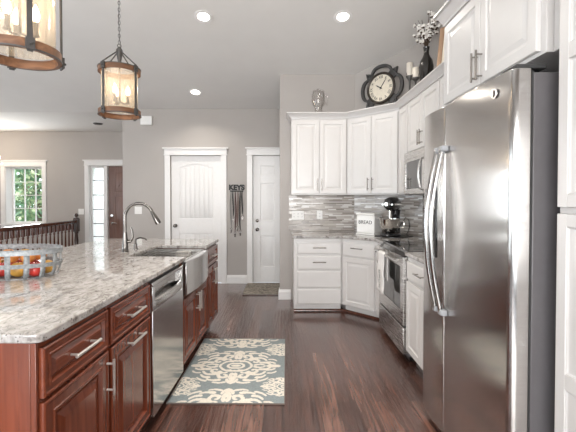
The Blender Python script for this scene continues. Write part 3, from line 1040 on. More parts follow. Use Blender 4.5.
# countertops of the white run
poly = [(.108, 5.030), (.108, 4.42), (.688, 4.42), (1.003, 4.105), (1.003, 3.886), (1.628, 3.886), (1.628, 4.358), (.955, 5.030)]
mb = MB(); mb.prism(poly, .8895, .92)
tag(mb.build('corner_countertop', M['granite'], bevel=.005, seg=2, smooth=0), 'granite counter under the bread box and mixer', 'countertop')
mb = MB(); mb.prism([(1.003, 3.092), (1.003, 2.405), (1.628, 2.405), (1.628, 3.092)], .8895, .92)
tag(mb.build('side_countertop', M['granite'], bevel=.005, seg=2, smooth=0), 'short granite counter between the range and refrigerator', 'countertop')

# backsplash
t = thing('backsplash', 'grey and beige linear mosaic tile wall above the white counter', 'backsplash', (.08, 5.04, 0))
mb = MB(); mb.box(0, .958 - .08 - .006, -.012, -.001, .921, 1.403); mb.build('tile_panel', M['mosaic'], t, smooth=0)
L = math.hypot(.675, .675)
mb = MB(); mb.box(.006, L - .006, -.012, -.001, .921, 1.403); mb.build('tile_panel', M['mosaic'], t, loc=(.958 - .08, 0, 0), rz=DRZ, smooth=0)
mb = MB(); mb.box(.006, 4.365 - 2.41, -.012, -.001, .921, 1.399); mb.build('tile_panel', M['mosaic'], t, loc=(1.633 - .08, 4.365 - 5.04, 0), rz=SRZ, smooth=0)

# ---- white wall cabinets
YUF, XUF = 4.71, 1.303
UZ0, UZ1, DZ0, DZ1 = 1.404, 2.40, 1.420, 2.332
t = cab('wall_cabinet', 'white double-door wall cabinet above the drawers', 'cabinet', (.104, YUF, 0), 0, .694, .325, UZ0, UZ1, WH, toe=False)
front(t, 'door', .010, .345, DZ0, DZ1, WH, 'white', handle=('v', .325, 1.455, 1.605))
front(t, 'door', .352, .684, DZ0, DZ1, WH, 'white', handle=('v', .374, 1.455, 1.605))
DU = math.hypot(.503, .503)
fr = mat4((.80, YUF, 0), DRZ).inverted()
poly = [tuple((fr @ Vector((x, y, 0)))[:2]) for x, y in ((.801, 4.71), (1.302, 4.209), (1.628, 4.209), (1.628, 4.36), (.955, 5.033), (.801, 5.033))]
t = cab('corner_wall_cabinet', 'white diagonal double-door wall cabinet under the clock', 'cabinet', (.80, YUF, 0), DRZ, 0, 0, UZ0, UZ1, WH, toe=False, poly=poly)
front(t, 'door', .018, DU/2 - .003, DZ0, DZ1, WH, 'white', handle=('v', DU/2 - .030, 1.455, 1.605))
front(t, 'door', DU/2 + .003, DU - .018, DZ0, DZ1, WH, 'white', handle=('v', DU/2 + .030, 1.455, 1.605))
t = cab('narrow_wall_cabinet', 'narrow white wall cabinet beside the microwave', 'cabinet', (XUF, 4.207, 0), SRZ, .322, .325, UZ0, UZ1, WH, toe=False)
front(t, 'door', .035, .312, DZ0, DZ1, WH, 'white')
t = cab('microwave_cabinet', 'white double-door wall cabinet above the microwave', 'cabinet', (XUF, 3.884, 0), SRZ, .782, .325, 1.822, UZ1, WH, toe=False)
front(t, 'door', .010, .388, 1.835, DZ1, WH, 'white', handle=('v', .366, 1.86, 2.00))
front(t, 'door', .394, .772, 1.835, DZ1, WH, 'white', handle=('v', .416, 1.86, 2.00))
t = cab('side_wall_cabinet', 'white wall cabinet between microwave and refrigerator, mostly hidden', 'cabinet', (XUF, 3.100, 0), SRZ, .694, .325, UZ0, UZ1, WH, toe=False)
front(t, 'door', .010, .345, DZ0, DZ1, WH, 'white', handle=('v', .325, 1.455, 1.605))
front(t, 'door', .349, .684, DZ0, DZ1, WH, 'white', handle=('v', .370, 1.455, 1.605))
# cabinet over the refrigerator and tall pantry
t = cab('refrigerator_cabinet', 'deep white double-door cabinet above the refrigerator', 'cabinet', (XBF, 2.400, 0), SRZ, .916, .595, 1.935, 2.47, WH, toe=False)
front(t, 'door', .018, .448, 1.950, 2.43, WH, 'white', handle=('v', .428, 1.965, 2.115))
front(t, 'door', .453, .884, 1.950, 2.43, WH, 'white', handle=('v', .474, 1.965, 2.115))
t = cab('pantry_cabinet', 'tall white pantry cabinet with paneled doors beside the refrigerator', 'cabinet', (XBF, 1.402, 0), SRZ, .90, .595, .10, 2.47, WH)
def pantry_door(x0, x1, z0, zm, z1):
    mb = MB(); y = -.020
    mb.box(x0, x1, -.008, -.0005, z0, z1)
    for (a_, b_) in ((z0, zm + .028), (zm - .028 + .056, z1)):
        pass
    s = .048
    mb.box(x0, x0 + s, y, -.008, z0, z1); mb.box(x1 - s, x1, y, -.008, z0, z1)
    for (a_, b_) in ((z0, z0 + s), (zm - s*.6, zm + s*.6), (z1 - s, z1)): mb.box(x0 + s, x1 - s, y, -.008, a_, b_)
    for (a_, b_) in ((z0 + s, zm - s*.6), (zm + s*.6, z1 - s)):
        mb.panel(x0 + s, x1 - s, a_, b_, [(0, y + .004), (.006, y + .010), (.016, y + .010), (.042, y + .003)], -.008)
    return mb.build('door', WH, t, bevel=.0025)
pantry_door(.012, .448, 1.328, 1.885, 2.43)
pantry_door(.012, .448, .115, .70, 1.305)
pantry_door(.453, .888, 1.328, 1.885, 2.43)
pantry_door(.453, .888, .115, .70, 1.305)
mb = MB(); mb.box(1.06, 1.628, 1.406, 1.480, 1.935, 2.45); mb.box(1.06, 1.10, 1.406, 1.426, 0.002, 1.934)
struct(mb.build('trim_8', WH))

# crown moldings
def crown(z0, z1, out):
    h = z1 - z0
    return [(.0015, z0), (.012, z0), (.014, z0 + .18*h), (.020, z0 + .25*h), (.6*out, z0 + .62*h), (.72*out, z0 + .68*h), (.86*out, z0 + .80*h), (out, z0 + .84*h), (out, z1), (.0015, z1)]
t = thing('crown_molding', 'white crown molding along the lower wall cabinets', 'molding', (0, 0, 0))
mb = MB(); mb.sweep([(.103, 5.036), (.103, YUF - .001), (.80, YUF - .001), (XUF - .001, 4.207), (XUF - .001, 2.405)], crown(2.355, 2.425, .058))
mb.build('molding_run', WH, t)
t = thing('tall_crown_molding', 'white crown molding on top of the refrigerator cabinet and pantry', 'molding', (0, 0, 0))
mb = MB(); mb.sweep([(XR - .004, 2.402), (XBF - .001, 2.402), (XBF - .001, .54)], crown(2.452, 2.535, .058))
mb.build('molding_run', WH, t)

# ------------------------------------------------------------------ refrigerator
t = thing('refrigerator', 'stainless steel side-by-side refrigerator with two long curved handles', 'refrigerator', (.888, 2.385, 0), SRZ)
def fr_door(name, x0, x1, z0, z1, rl, rr_):
    mb = MB(); d = .072; n = 10; bow = .012
    pts = []
    for i in range(7):
        a_ = PI + PI/2 * i / 6
        pts.append((x0 + rl + rl*math.cos(a_), rl + rl*math.sin(a_)))
    for i in range(1, n):
        s = i / n; pts.append((x0 + rl + (x1 - x0 - rl - rr_)*s, -bow * math.sin(PI*s)))
    for i in range(7):
        a_ = 1.5*PI + PI/2 * i / 6
        pts.append((x1 - rr_ + rr_*math.cos(a_), rr_ + rr_*math.sin(a_)))
    pts += [(x1, d), (x0, d)]
    mb.prism(pts, z0, z1)
    return mb.build(name, M['steel_fr'], t, bevel=.003, smooth=30)
FZ0, FZ1 = .055, 1.865
split = .312
fz = fr_door('freezer_door', .002, split - .003, FZ0, FZ1, .022, .012)
fd = fr_door('refrigerator_door', split + .003, .925, FZ0, FZ1, .012, .030)
mb = MB(); mb.box(.006, .921, .0735, .082, .06, 1.855); mb.build('gasket', M['rubber'], t)
mb = MB(); mb.box(.003, .922, .083, .735, .05, 1.850); mb.build('body', M['fr_side'], t, bevel=.004)
mb = MB(); mb.box(.02, .905, .06, .70, .012, .049); mb.build('kick_grille', M['black'], t)
mb = MB()
mb.box(.012, .10, .020, .12, 1.8665, 1.884); mb.build('hinge_cap', M['rubber'], t, bevel=.004)
mb = MB(); mb.box(.80, .915, .020, .14, 1.8665, 1.884); mb.build('hinge_cap', M['rubber'], t, bevel=.004)
def fr_handle(parent, x, out):
    z0, z1 = .735, 1.635
    mb = MB(); pts = []; n = 20
    for i in range(n + 1):
        s = i / n
        pts.append((x, -.028 - .058*math.sin(PI*s), z0 + (z1 - z0)*s))
    mb.tube(pts, .0125, 12)
    h = mb.build('handle', M['steel_hd'], parent)
    for za, zb in ((z1 - .022, z1 + .008), (z0 - .008, z0 + .022)):
        mb = MB(); mb.box(x - .018, x + .018 + .014*out, -.040, -.004, za, zb)
        mb.build('mount', M['fr_mount'], h, bevel=.006)
    return h
fr_handle(fz, split - .034, 0)
fr_handle(fd, split + .034, 1)
mb = MB(); mb.box(.070, .235, -.0135, -.0085, 1.02, 1.42); disp = mb.build('dispenser', M['blackgloss'], fz, bevel=.003)
mb = MB(); mb.box(.085, .220, -.0165, -.0138, 1.30, 1.40); mb.build('control_pad', M['steel_dw'], disp, bevel=.001)
mb = MB(); mb.box(.10, .205, -.019, -.0138, 1.035, 1.05); mb.build('drip_tray', M['steel_dw'], disp, bevel=.001)
# round maker's emblem
ex, ez = .815, 1.795; ey = -.006
mb = MB(); mb.cyl((ex, ey, ez), (ex, ey - .003, ez), .0195, 28); emb = mb.build('emblem', M['fr_side'], fd)
mb = MB(); mb.torus((ex, ey - .004, ez), .0175, .0022, (0, 1, 0), 28, 6)
mb.build('emblem_ring', M['chrome'], emb)
mb = MB()
for k in range(4):
    a_ = PI/2*k + .5
    pts = []
    for i in range(9):
        s = i / 8; q = a_ + s*1.5; r_ = .0135 - .003*math.sin(PI*s)
        pts.append((ex + r_*math.cos(q), ey - .0035, ez + r_*math.sin(q)))
    mb.tube(pts, .0012, 5)
def script(pts): mb.tube([(ex + p[0]*.001, ey - .0035, ez + p[1]*.001) for p in pts], .0013, 5)
script([(-1, 6), (-4, 7), (-7, 3), (-7, -3), (-4, -6), (-1, -3), (-1, 0), (-4, 0)])
script([(7, 6), (3, 7), (1, 4), (4, 1), (2, 0), (0, -4), (4, -7), (8, -4)])
mb.build('monogram', M['tap'], emb)

# ------------------------------------------------------------------ range and microwave
t = thing('kitchen_range', 'stainless slide-in range with black glass cooktop', 'range', (1.0, 3.880, 0), SRZ)
rw = .776
mb = MB(); mb.box(.002, rw - .002, .034, .60, .045, .900); mb.build('body', M['fr_side'], t)
mb = MB(); mb.box(.02, rw - .02, .06, .55, .002, .044); mb.build('kick_plate', M['black'], t)
mb = MB(); mb.box(.002, rw - .002, -.004, .033, .062, .282); mb.build('drawer', M['steel'], t, bevel=.004)
mb = MB()
mb.box(.002, rw - .002, .010, .033, .302, .872)
mb.box(.002, .075, -.006, .010, .302, .872); mb.box(rw - .075, rw - .002, -.006, .010, .302, .872)
mb.box(.075, rw - .075, -.006, .010, .302, .420); mb.box(.075, rw - .075, -.006, .010, .785, .872)
od = mb.build('oven_door', M['steel'], t, bevel=.002)
mb = MB(); mb.box(.076, rw - .076, .000, .009, .421, .784); mb.build('window_glass', M['darkglass'], od)
mb = MB()
mb.cyl((.03, -.055, .840), (rw - .03, -.055, .840), .013, 14)
for x in (.06, rw - .06): mb.cyl((x, -.055, .840), (x, -.004, .840), .009, 10)
mb.build('handle', M['steel'], od)
mb = MB()
vs = [(.002, -.004, .8765), (rw - .002, -.004, .8765), (rw - .002, .033, .900), (.002, .033, .900), (.002, .033, .8765), (rw - .002, .033, .8765)]
mb.add(vs, [(0, 1, 2, 3), (0, 3, 4), (1, 5, 2), (3, 2, 5, 4), (0, 4, 5, 1)])
cp = mb.build('control_strip', M['blackgloss'], t)
mb = MB(); mb.box(.0, rw, .035, .615, .9005, .922); mb.build('cooktop', M['blackgloss'], t, bevel=.003)
for (x, y, r_) in ((.20, .20, .09), (.56, .20, .11), (.20, .46, .075), (.56, .46, .09)):
    mb = MB(); mb.torus((x, y, .9222), r_, .0012, (0, 0, 1), 36, 4)
    mb.build('burner_ring', M['fr_side'], t)
# towel over the oven handle
t2 = thing('dish_towel', 'white dish towel with dark print hanging on the oven handle', 'towel', (1.0, 3.880, 0), SRZ)
prof = []
for z in np.linspace(.475, .835, 12): prof.append((-.0735 - .004*math.sin(z*30), z))
for i in range(7):
    a_ = PI - PI*i/6; prof.append((-.055 + .0175*math.cos(a_), .840 + .0175*math.sin(a_)))
for z in np.linspace(.835, .60, 8): prof.append((-.0372, z))
mb = MB(); vs = []; fs = []; nx = 12
for i, (y, z) in enumerate(prof):
    for k in range(nx + 1):
        s = k / nx; drop = max(0, (.835 - z) / .36) if i < 12 else 0
        vs.append((.235 + .20*s + .012*drop*(s - .5), y - (.006*drop*(1+math.sin(s*9 + 1)) if i < 12 else 0), z))
for i in range(len(prof) - 1):
    for k in range(nx):
        a_ = i*(nx+1) + k; fs.append((a_, a_+1, a_+nx+2, a_+nx+1))
mb.add(vs, fs); tw = mb.build('towel_cloth', M['cloth'], t2, norm=False, smooth=80)
sd = tw.modifiers.new('thick', 'SOLIDIFY'); sd.thickness = .004; sd.offset = 0
mb = MB()
for i, z in enumerate((.655, .61, .565, .52)):                # row of small dark printed marks, one under another
    y = -.0905
    mb.box(.315, .355, y, y + .0012, z, z + .007); mb.box(.315 + .016*(i % 2), .323 + .016*(i % 2), y, y + .0012, z, z + .030)
    mb.box(.315, .355, y, y + .0012, z + .024, z + .031)
mb.build('print', M['ink'], t2)

t = thing('microwave', 'stainless over-the-range microwave hung under the wall cabinet', 'microwave', (1.250, 3.880, 0), SRZ)
mb = MB(); mb.box(.0, rw, .020, .375, 1.402, 1.8195); mb.build('body', M['fr_side'], t, bevel=.002)
mb = MB()
mb.box(0, rw, -.002, .019, 1.750, 1.8195)
mb.build('vent_strip', M['steel'], t, bevel=.003)
mb = MB()
X1 = .565
mb.box(0, X1, .006, .019, 1.404, 1.748)
mb.box(0, .05, -.006, .006, 1.404, 1.748); mb.box(X1 - .06, X1, -.006, .006, 1.404, 1.748)
mb.box(.05, X1 - .06, -.006, .006, 1.404, 1.455); mb.box(.05, X1 - .06, -.006, .006, 1.720, 1.748)
md = mb.build('door', M['steel'], t, bevel=.002)
mb = MB(); mb.box(.0505, X1 - .0605, .001, .0055, 1.4555, 1.7195); mb.build('window_glass', M['darkglass'], md)
mb = MB(); pts = []
for i in range(13):
    s = i/12; pts.append((X1 - .022, -.028 - .022*math.sin(PI*s), 1.44 + .28*s))
mb.tube([(X1 - .022, -.004, 1.44)] + pts + [(X1 - .022, -.004, 1.72)], .009, 10); mb.build('handle', M['steel'], md)
mb = MB(); mb.box(X1 + .003, rw, -.004, .019, 1.404, 1.748); mb.build('control_panel', M['blackgloss'], t, bevel=.002)

# ------------------------------------------------------------------ things on the white counters
CZ = .9205
t = thing('bread_box', 'white enamel bread box lettered BREAD on the corner counter', 'bread box', (1.062, 4.615, CZ), DRZ)
bw, bd, bh = .25, .19, .262
mb = MB(); mb.box(-bw/2, bw/2, -bd/2, bd/2, .018, bh - .022); mb.build('body', M['enamel'], t, bevel=.012, seg=3)
mb = MB(); mb.box(-bw/2 - .006, bw/2 + .006, -bd/2 - .006, bd/2 + .006, bh - .0215, bh); mb.build('lid', M['enamel'], t, bevel=.007, seg=3)
mb = MB(); mb.box(-bw/2 - .005, bw/2 + .005, -bd/2 - .005, bd/2 + .005, .0, .0175); mb.build('base', M['enamel'], t, bevel=.004)
mb = MB(); text_into(mb, 'BREAD', .062, Matrix.Translation((0, -bd/2 - .001, .150)) @ STAND, .001); mb.build('lettering', M['ink'], t, smooth=0)
mb = MB(); mb.tube([(bw/2, -.04, .215), (bw/2 + .02, -.035, .20), (bw/2 + .02, .035, .20), (bw/2, .04, .215)], .005, 8); mb.build('side_handle', M['chrome'], t)

MX, MY = 1.290, 4.40
t = thing('baking_mat', 'thin black mat under the stand mixer', 'mat', (MX - .02, MY - .01, CZ), DRZ)
mb = MB(); mb.box(-.135, .20, -.155, .135, 0, .006); mb.build('mat_sheet', M['black'], t, bevel=.002)
# mixer: local -y is the way its head points
t = thing('stand_mixer', 'black stand mixer with steel bowl standing on a black mat', 'mixer', (MX, MY, CZ + .0065), R(-40))
t.scale = (1.08, 1.08, 1.10)
mb = MB()
n0 = mb.prism([(.075*math.cos(a_)*1.35, -.06 + .15*math.sin(a_)) for a_ in np.linspace(0, 2*PI, 28, endpoint=False)], 0, .035)
mb.build('base', M['blackgloss'], t, bevel=.012, seg=3, smooth=50)
mb = MB(); mb.lathe([(.050, .030), (.047, .08), (.042, .16), (.044, .22), (.052, .275)], (0, .07, 0), 20); mb.build('column', M['blackgloss'], t)
mb = MB()
vs = []; fs = []; n = 20; rings = [(.115, .02), (.108, .048), (.07, .068), (.0, .074), (-.07, .072), (-.125, .062), (-.150, .045), (-.158, .02)]
for (y, r_) in rings:
    for q in range(n):
        a_ = 2*PI*q/n; vs.append((r_*math.cos(a_)*.92, y, .335 + r_*math.sin(a_)))
for i in range(len(rings) - 1):
    for q in range(n): fs.append((i*n+q, i*n+(q+1) % n, (i+1)*n+(q+1) % n, (i+1)*n+q))
fs += [tuple(range(n)), tuple(range((len(rings)-1)*n, len(rings)*n))]
mb.add(vs, fs); hd = mb.build('motor_head', M['blackgloss'], t, smooth=60)
mb = MB()
for sgn in (-1, 1): mb.box(sgn*.0655 - .004, sgn*.0655 + .004, -.115, .095, .322, .340)
mb.box(-.062, .062, -.150, -.142, .322, .340); mb.build('trim_band', M['chrome'], hd, bevel=.002)
mb = MB(); mb.cyl((0, -.159, .335), (0, -.178, .335), .020, 16); mb.build('hub_cap', M['chrome'], hd)
mb = MB(); mb.cyl((0, -.085, .268), (0, -.085, .16), .012, 12); mb.build('beater_shaft', M['chrome'], t)
mb = MB(); mb.lathe([(.045, .036), (.055, .042), (.085, .075), (.105, .12), (.110, .175), (.113, .182), (.106, .182), (.101, .12), (.08, .078), (.05, .048), (.001, .046)], (0, -.085, 0), 28); mb.build('bowl', M['chrome'], t, smooth=60)
mb = MB(); mb.tube([(.107, -.085, .165), (.150, -.085, .160), (.158, -.085, .12), (.145, -.085, .09), (.098, -.085, .095)], .006, 8); mb.build('bowl_handle', M['chrome'], t)
mb = MB(); mb.tube([(.03, .115, .10), (.08, .15, .19), (.115, .15, .16), (.125, .14, .09), (.115, .12, .03), (.12, .06, .012), (.16, .02, .010)], .004, 8); mb.build('power_cord', M['black'], t)

def outlet(label, x, z, w, h, cat='outlet', name='wall_outlet', n=1, y=Y_RET - .0125, dark=True, grp=None):
    t = thing(name, label, cat, (x, y, z), 0, grp)
    mb = MB(); mb.box(-w/2, w/2, -.006, 0, -h/2, h/2); mb.build('cover_plate', M['plastic'], t, bevel=.002)
    for i in range(n):
        xx = -w/2 + w*(i + .5)/n
        mb = MB()
        if dark:
            for dz in (-.019, .019):
                mb.box(xx - .012, xx + .012, -.0075, -.006, dz - .013, dz + .013)
            o = mb.build('receptacle', M['plastic'], t)
            mb = MB()
            for dz in (-.019, .019):
                for dx in (-.005, .005): mb.box(xx + dx - .0015, xx + dx + .0015, -.0078, -.0076, dz - .006, dz + .006)
            mb.build('slot', M['ink'], o)
        else:
            mb.box(xx - .016, xx + .016, -.009, -.006, -.033, .033); mb.build('rocker', M['plastic'], t, bevel=.002)
    return t
outlet('white three-gang outlet plate at the end of the mosaic backsplash', .201, 1.135, .160, .118, n=3)
outlet('white single outlet on the mosaic backsplash nearer the bread box', .490, 1.142, .075, .118, n=1)
outlet('white light switch on the grey wall behind the faucet', -2.305, 1.172, .115, .118, 'light switch', 'light_switch', 1, Y_HALL - .0005, False)
outlet('white double light switch beside the front door sidelight', -4.22, 1.085, .115, .118, 'light switch', 'light_switch', 2, YF - .0005, False)
t = thing('chime_box', 'small white door chime box high on the grey wall', 'chime', (-2.158, Y_HALL - .0005, 2.592))
mb = MB(); mb.box(-.092, .092, -.045, 0, -.070, .070); mb.build('cover', M['plastic'], t, bevel=.008)
mb = MB(); mb.box(-.085, .085, -.0465, -.0455, -.050, -.046); mb.build('cover_seam', M['trim'], t)

# ------------------------------------------------------------------ key rack
t = thing('key_rack', 'black KEYS word plaque with hooks on the grey wall between doors', 'key rack', (-.737, Y_HALL - .0005, 1.48))
mb = MB(); text_into(mb, 'KEYS', .112, Matrix.Translation((0, -.010, .052)) @ STAND, .010, weight=.006); mb.build('lettering', M['ink'], t, smooth=0)
mb = MB(); mb.box(-.105, .105, -.014, -.001, -.012, .006)
for i in range(6):
    x = -.09 + .036*i; mb.tube([(x, -.014, -.004), (x, -.03, -.010), (x, -.034, .004)], .003, 6)
mb.build('hook_rail', M['ink'], t, bevel=.001)
cols = [plain('grey_lanyard', (.25, .24, .23), .8), plain('black_lanyard', (.02, .02, .02), .8), plain('maroon_lanyard', (.085, .035, .03), .8), plain('tan_lanyard', (.20, .13, .11), .8)]
keysL = [(-.09, .66, 0, 'grey strap with a split ring hanging on the first hook of the key rack'),
         (-.054, .48, 1, 'short black strap on the second hook of the key rack'),
         (-.018, .72, 2, 'maroon lanyard with keys, the longest one on the key rack'),
         (.018, .63, 3, 'tan lanyard bunched on the fourth hook of the key rack'),
         (.054, .70, 1, 'black lanyard with a tag beside the maroon one on the key rack'),
         (.090, .45, 1, 'black looped strap on the last hook of the key rack')]
for x, ln, c, lab in keysL:
    k = thing('key_lanyard', lab, 'lanyard', (-.737 + x, Y_HALL - .032, 1.474), 0, 'keys hanging on the key rack')
    mb = MB(); rr_ = random.Random(int(x*1000))
    p1, p2 = [], []
    for i in range(9):
        s = i/8; sway = .006*math.sin(s*5 + x*40)
        p1.append((sway - .007*math.sin(PI*s), -.002, -.004 - (ln - .09)*s)); p2.append((sway + .007*math.sin(PI*s), .003, -.004 - (ln - .09)*s))
    mb.tube(p1, .0055, 6); mb.tube(p2, .0055, 6); mb.build('strap', cols[c], k)
    e = p1[-1]
    mb = MB(); mb.torus((e[0], 0, e[2] - .018), .014, .0025, (0, 1, 0), 16, 6); mb.build('key_ring', M['tap'], k)
    for q in range(2):
        mb = MB(); dx = (q - .5)*.012
        mb.cyl((e[0] + dx, .002, e[2] - .05), (e[0] + dx, -.001, e[2] - .05), .0085, 12)
        mb.box(e[0] + dx - .004, e[0] + dx + .004, -.001, .002, e[2] - .09, e[2] - .058)
        mb.build('key', M['tap'], k)

# ------------------------------------------------------------------ rugs
t = thing('door_mat', 'small brown patterned mat on the floor before the white hall door', 'mat', (-.15, 5.62, 0))
mb = MB(); mb.box(-.42, .42, -.355, .355, .001, .012); mb.build('mat_pile', M['doormat'], t, bevel=.003)
mb = MB()
for s in (-1, 1): mb.box(-.42, .42, s*.365 - .009, s*.365 + .009, .001, .013)
mb.build('binding', M['dark_wood'], t, bevel=.002)

RWX, RWY = .775, 1.135
def rug_mask(nx, ny):
    xs = (np.arange(nx) + .5)/nx*RWX - RWX/2; ys = (np.arange(ny) + .5)/ny*RWY - RWY/2
    X, Y = np.meshgrid(xs, ys)
    out = np.zeros_like(X, bool)
    def stroke(X, Y, pts, w0, w1):
        o = np.zeros_like(X, bool); k = len(pts)
        for i, (px, py) in enumerate(pts):
            s = i/max(1, k-1); w_ = w0 + (w1 - w0)*s
            o |= (X - px)**2 + (Y - py)**2 < w_*w_
        return o
    def spiral(cx, cy, r0, r1, a0, a1, k=46):
        return [(cx + (r0 + (r1-r0)*i/k)*math.cos(a0 + (a1-a0)*i/k), cy + (r0 + (r1-r0)*i/k)*math.sin(a0 + (a1-a0)*i/k)) for i in range(k+1)]
    def curve(p0, p1, p2, k=30):
        return [((1-t_)**2*p0[0] + 2*t_*(1-t_)*p1[0] + t_*t_*p2[0], (1-t_)**2*p0[1] + 2*t_*(1-t_)*p1[1] + t_*t_*p2[1]) for t_ in np.linspace(0, 1, k)]
    Q = []
    A = lambda p, a, b: Q.append((p, a, b))
    A(curve((0, .030), (.045, .035), (.050, 0)), .007, .007)                 # central rosette
    A(curve((0, 0), (.012, .006), (.022, 0)), .010, .006)
    A(curve((.0, .066), (.06, .075), (.085, .030)), .009, .006)
    A(curve((.085, .030), (.11, .0), (.085, -.01)), .006, .008)
    A(spiral(.115, .060, .034, .008, 2.6, -2.6), .010, .006)
    A(spiral(.055, .120, .038, .008, -1.0, 4.4), .010, .006)
    A(curve((.010, .100), (.02, .14), (.0, .175)), .010, .012)
    A(curve((.0, .205), (.03, .19), (.030, .165)), .012, .006)
    A(curve((.095, .100), (.16, .13), (.185, .075)), .011, .006)
    A(curve((.155, .045), (.20, .05), (.215, .015)), .011, .006)
    A(curve((.200, .0), (.225, .012), (.262, .0)), .010, .013)
    A(curve((.14, .145), (.175, .145), (.19, .115)), .010, .005)
    A(curve((.075, .175), (.12, .185), (.145, .165)), .011, .005)
    A(curve((.12, .012), (.15, .03), (.18, .008)), .009, .005)
    A(curve((.025, .055), (.055, .062), (.075, .052)), .006, .004)
    A(curve((.045, .085), (.06, .10), (.085, .082)), .007, .005)
    A(curve((.19, .05), (.225, .055), (.24, .035)), .008, .006)
    A(curve((.03, .14), (.055, .16), (.085, .15)), .006, .004)
    A(curve((.04, .20), (.075, .215), (.105, .20)), .008, .005)
    A(curve((.15, .185), (.18, .18), (.205, .15)), .008, .005)
    A(curve((.205, .09), (.235, .095), (.25, .07)), .007, .005)
    def medallion(cx, cy, sx=1.0, sy=1.0, wk=1.22):
        o = np.zeros_like(X, bool)
        x = np.abs(X - cx)/sx; y = np.abs(Y - cy)/sy
        near = (x < .30) & (y < .25)
        if near.any():
            for p, a, b in Q: o |= stroke(x, y, p, a*wk, b*wk) & near
        return o
    py = .66
    for j in (-1, 0, 1): out |= medallion(-.005, j*py - .015, 1.30, 1.36)
    for j in (-1, 0, 1):
        for sx in (-1, 1): out |= medallion(sx*.40, j*py + py/2 - .015, .66, .62, 1.5)
    return out
nx, ny = 151, 225
mk = rug_mask(nx, ny)
t = thing('kitchen_rug', 'slate blue and cream damask rug on the floor by the sink', 'rug', (-.375, 3.030, 0), R(-.6))
zt = .009
gx = np.linspace(-RWX/2, RWX/2, nx + 1); gy = np.linspace(-RWY/2, RWY/2, ny + 1)
vs = [(x, y, zt) for y in gy for x in gx]
fs = []; ms = []
for j in range(ny):
    for i in range(nx):
        a_ = j*(nx+1) + i; fs.append((a_, a_+1, a_+nx+2, a_+nx+1)); ms.append(int(mk[j, i]))
mb = MB(); mb.v = vs; mb.f = fs; mb.m = ms
c4 = [(-RWX/2, -RWY/2), (RWX/2, -RWY/2), (RWX/2, RWY/2), (-RWX/2, RWY/2)]
mb.add([(x, y, .001) for x, y in c4] + [(x, y, zt) for x, y in c4], [(3, 2, 1, 0), (0, 1, 5, 4), (1, 2, 6, 5), (2, 3, 7, 6), (3, 0, 4, 7)], 0)
mb.build('rug_pile', [M['rug_blue'], M['rug_cream']], t, smooth=0, norm=False)
mb = MB(); e = .004
for (x0, x1, y0, y1) in ((-RWX/2 - e, RWX/2 + e, -RWY/2 - e, -RWY/2), (-RWX/2 - e, RWX/2 + e, RWY/2, RWY/2 + e), (-RWX/2 - e, -RWX/2, -RWY/2, RWY/2), (RWX/2, RWX/2 + e, -RWY/2, RWY/2)):
    mb.box(x0, x1, y0, y1, .001, .0095)
mb.build('binding', plain('taupe_binding', (.16, .14, .125), .9), t)

# ------------------------------------------------------------------ faucet, soap pump
t = thing('faucet', 'brushed nickel gooseneck pull-down faucet behind the sink', 'faucet', isl(1.875, .572, .9205), IRZ)
# local -y points over the sink
mb = MB()
mb.lathe([(.030, 0), (.030, .006), (.026, .012), (.024, .05), (.021, .10), (.017, .15), (.016, .16)], n=20); mb.build('faucet_body', M['tap'], t)
mb = MB(); ra = .118; zc = .282
pts = [(0, 0, .15), (0, 0, .20), (0, 0, zc)] + [(0, -ra + ra*math.cos(a_), zc + ra*math.sin(a_)) for a_ in np.linspace(.12, PI*.86, 20)]
mb.tube(pts, .0125, 14); mb.build('spout', M['tap'], t)
e = Vector(pts[-1]); d = (e - Vector(pts[-2])).normalized()
mb = MB(); mb.tube([e, e + d*.02, e + d*.055, e + d*.10, e + d*.115], [.0135, .016, .020, .024, .022], 16); mb.build('spray_head', M['tap'], t)
mb = MB(); mb.cyl((0.0, 0, .085), (.012, -.042, .085), .013, 12)
mb.tube([(.012, -.040, .085), (.016, -.056, .12), (.018, -.050, .175), (.018, -.040, .20)], [.011, .010, .009, .007], 10); mb.build('lever', M['tap'], t)
t = thing('soap_pump', 'small nickel soap dispenser with curved spout beside the faucet', 'soap dispenser', isl(2.06, .565, .9205), IRZ)
mb = MB(); mb.lathe([(.021, 0), (.021, .006), (.015, .012), (.014, .045), (.010, .05), (.010, .062)], n=16); mb.build('pump_body', M['tap'], t)
mb = MB(); mb.tube([(0, 0, .055), (0, -.005, .085), (0, -.04, .098), (0, -.085, .090), (0, -.10, .075)], [.008, .008, .007, .006, .005], 10); mb.build('pump_spout', M['tap'], t)

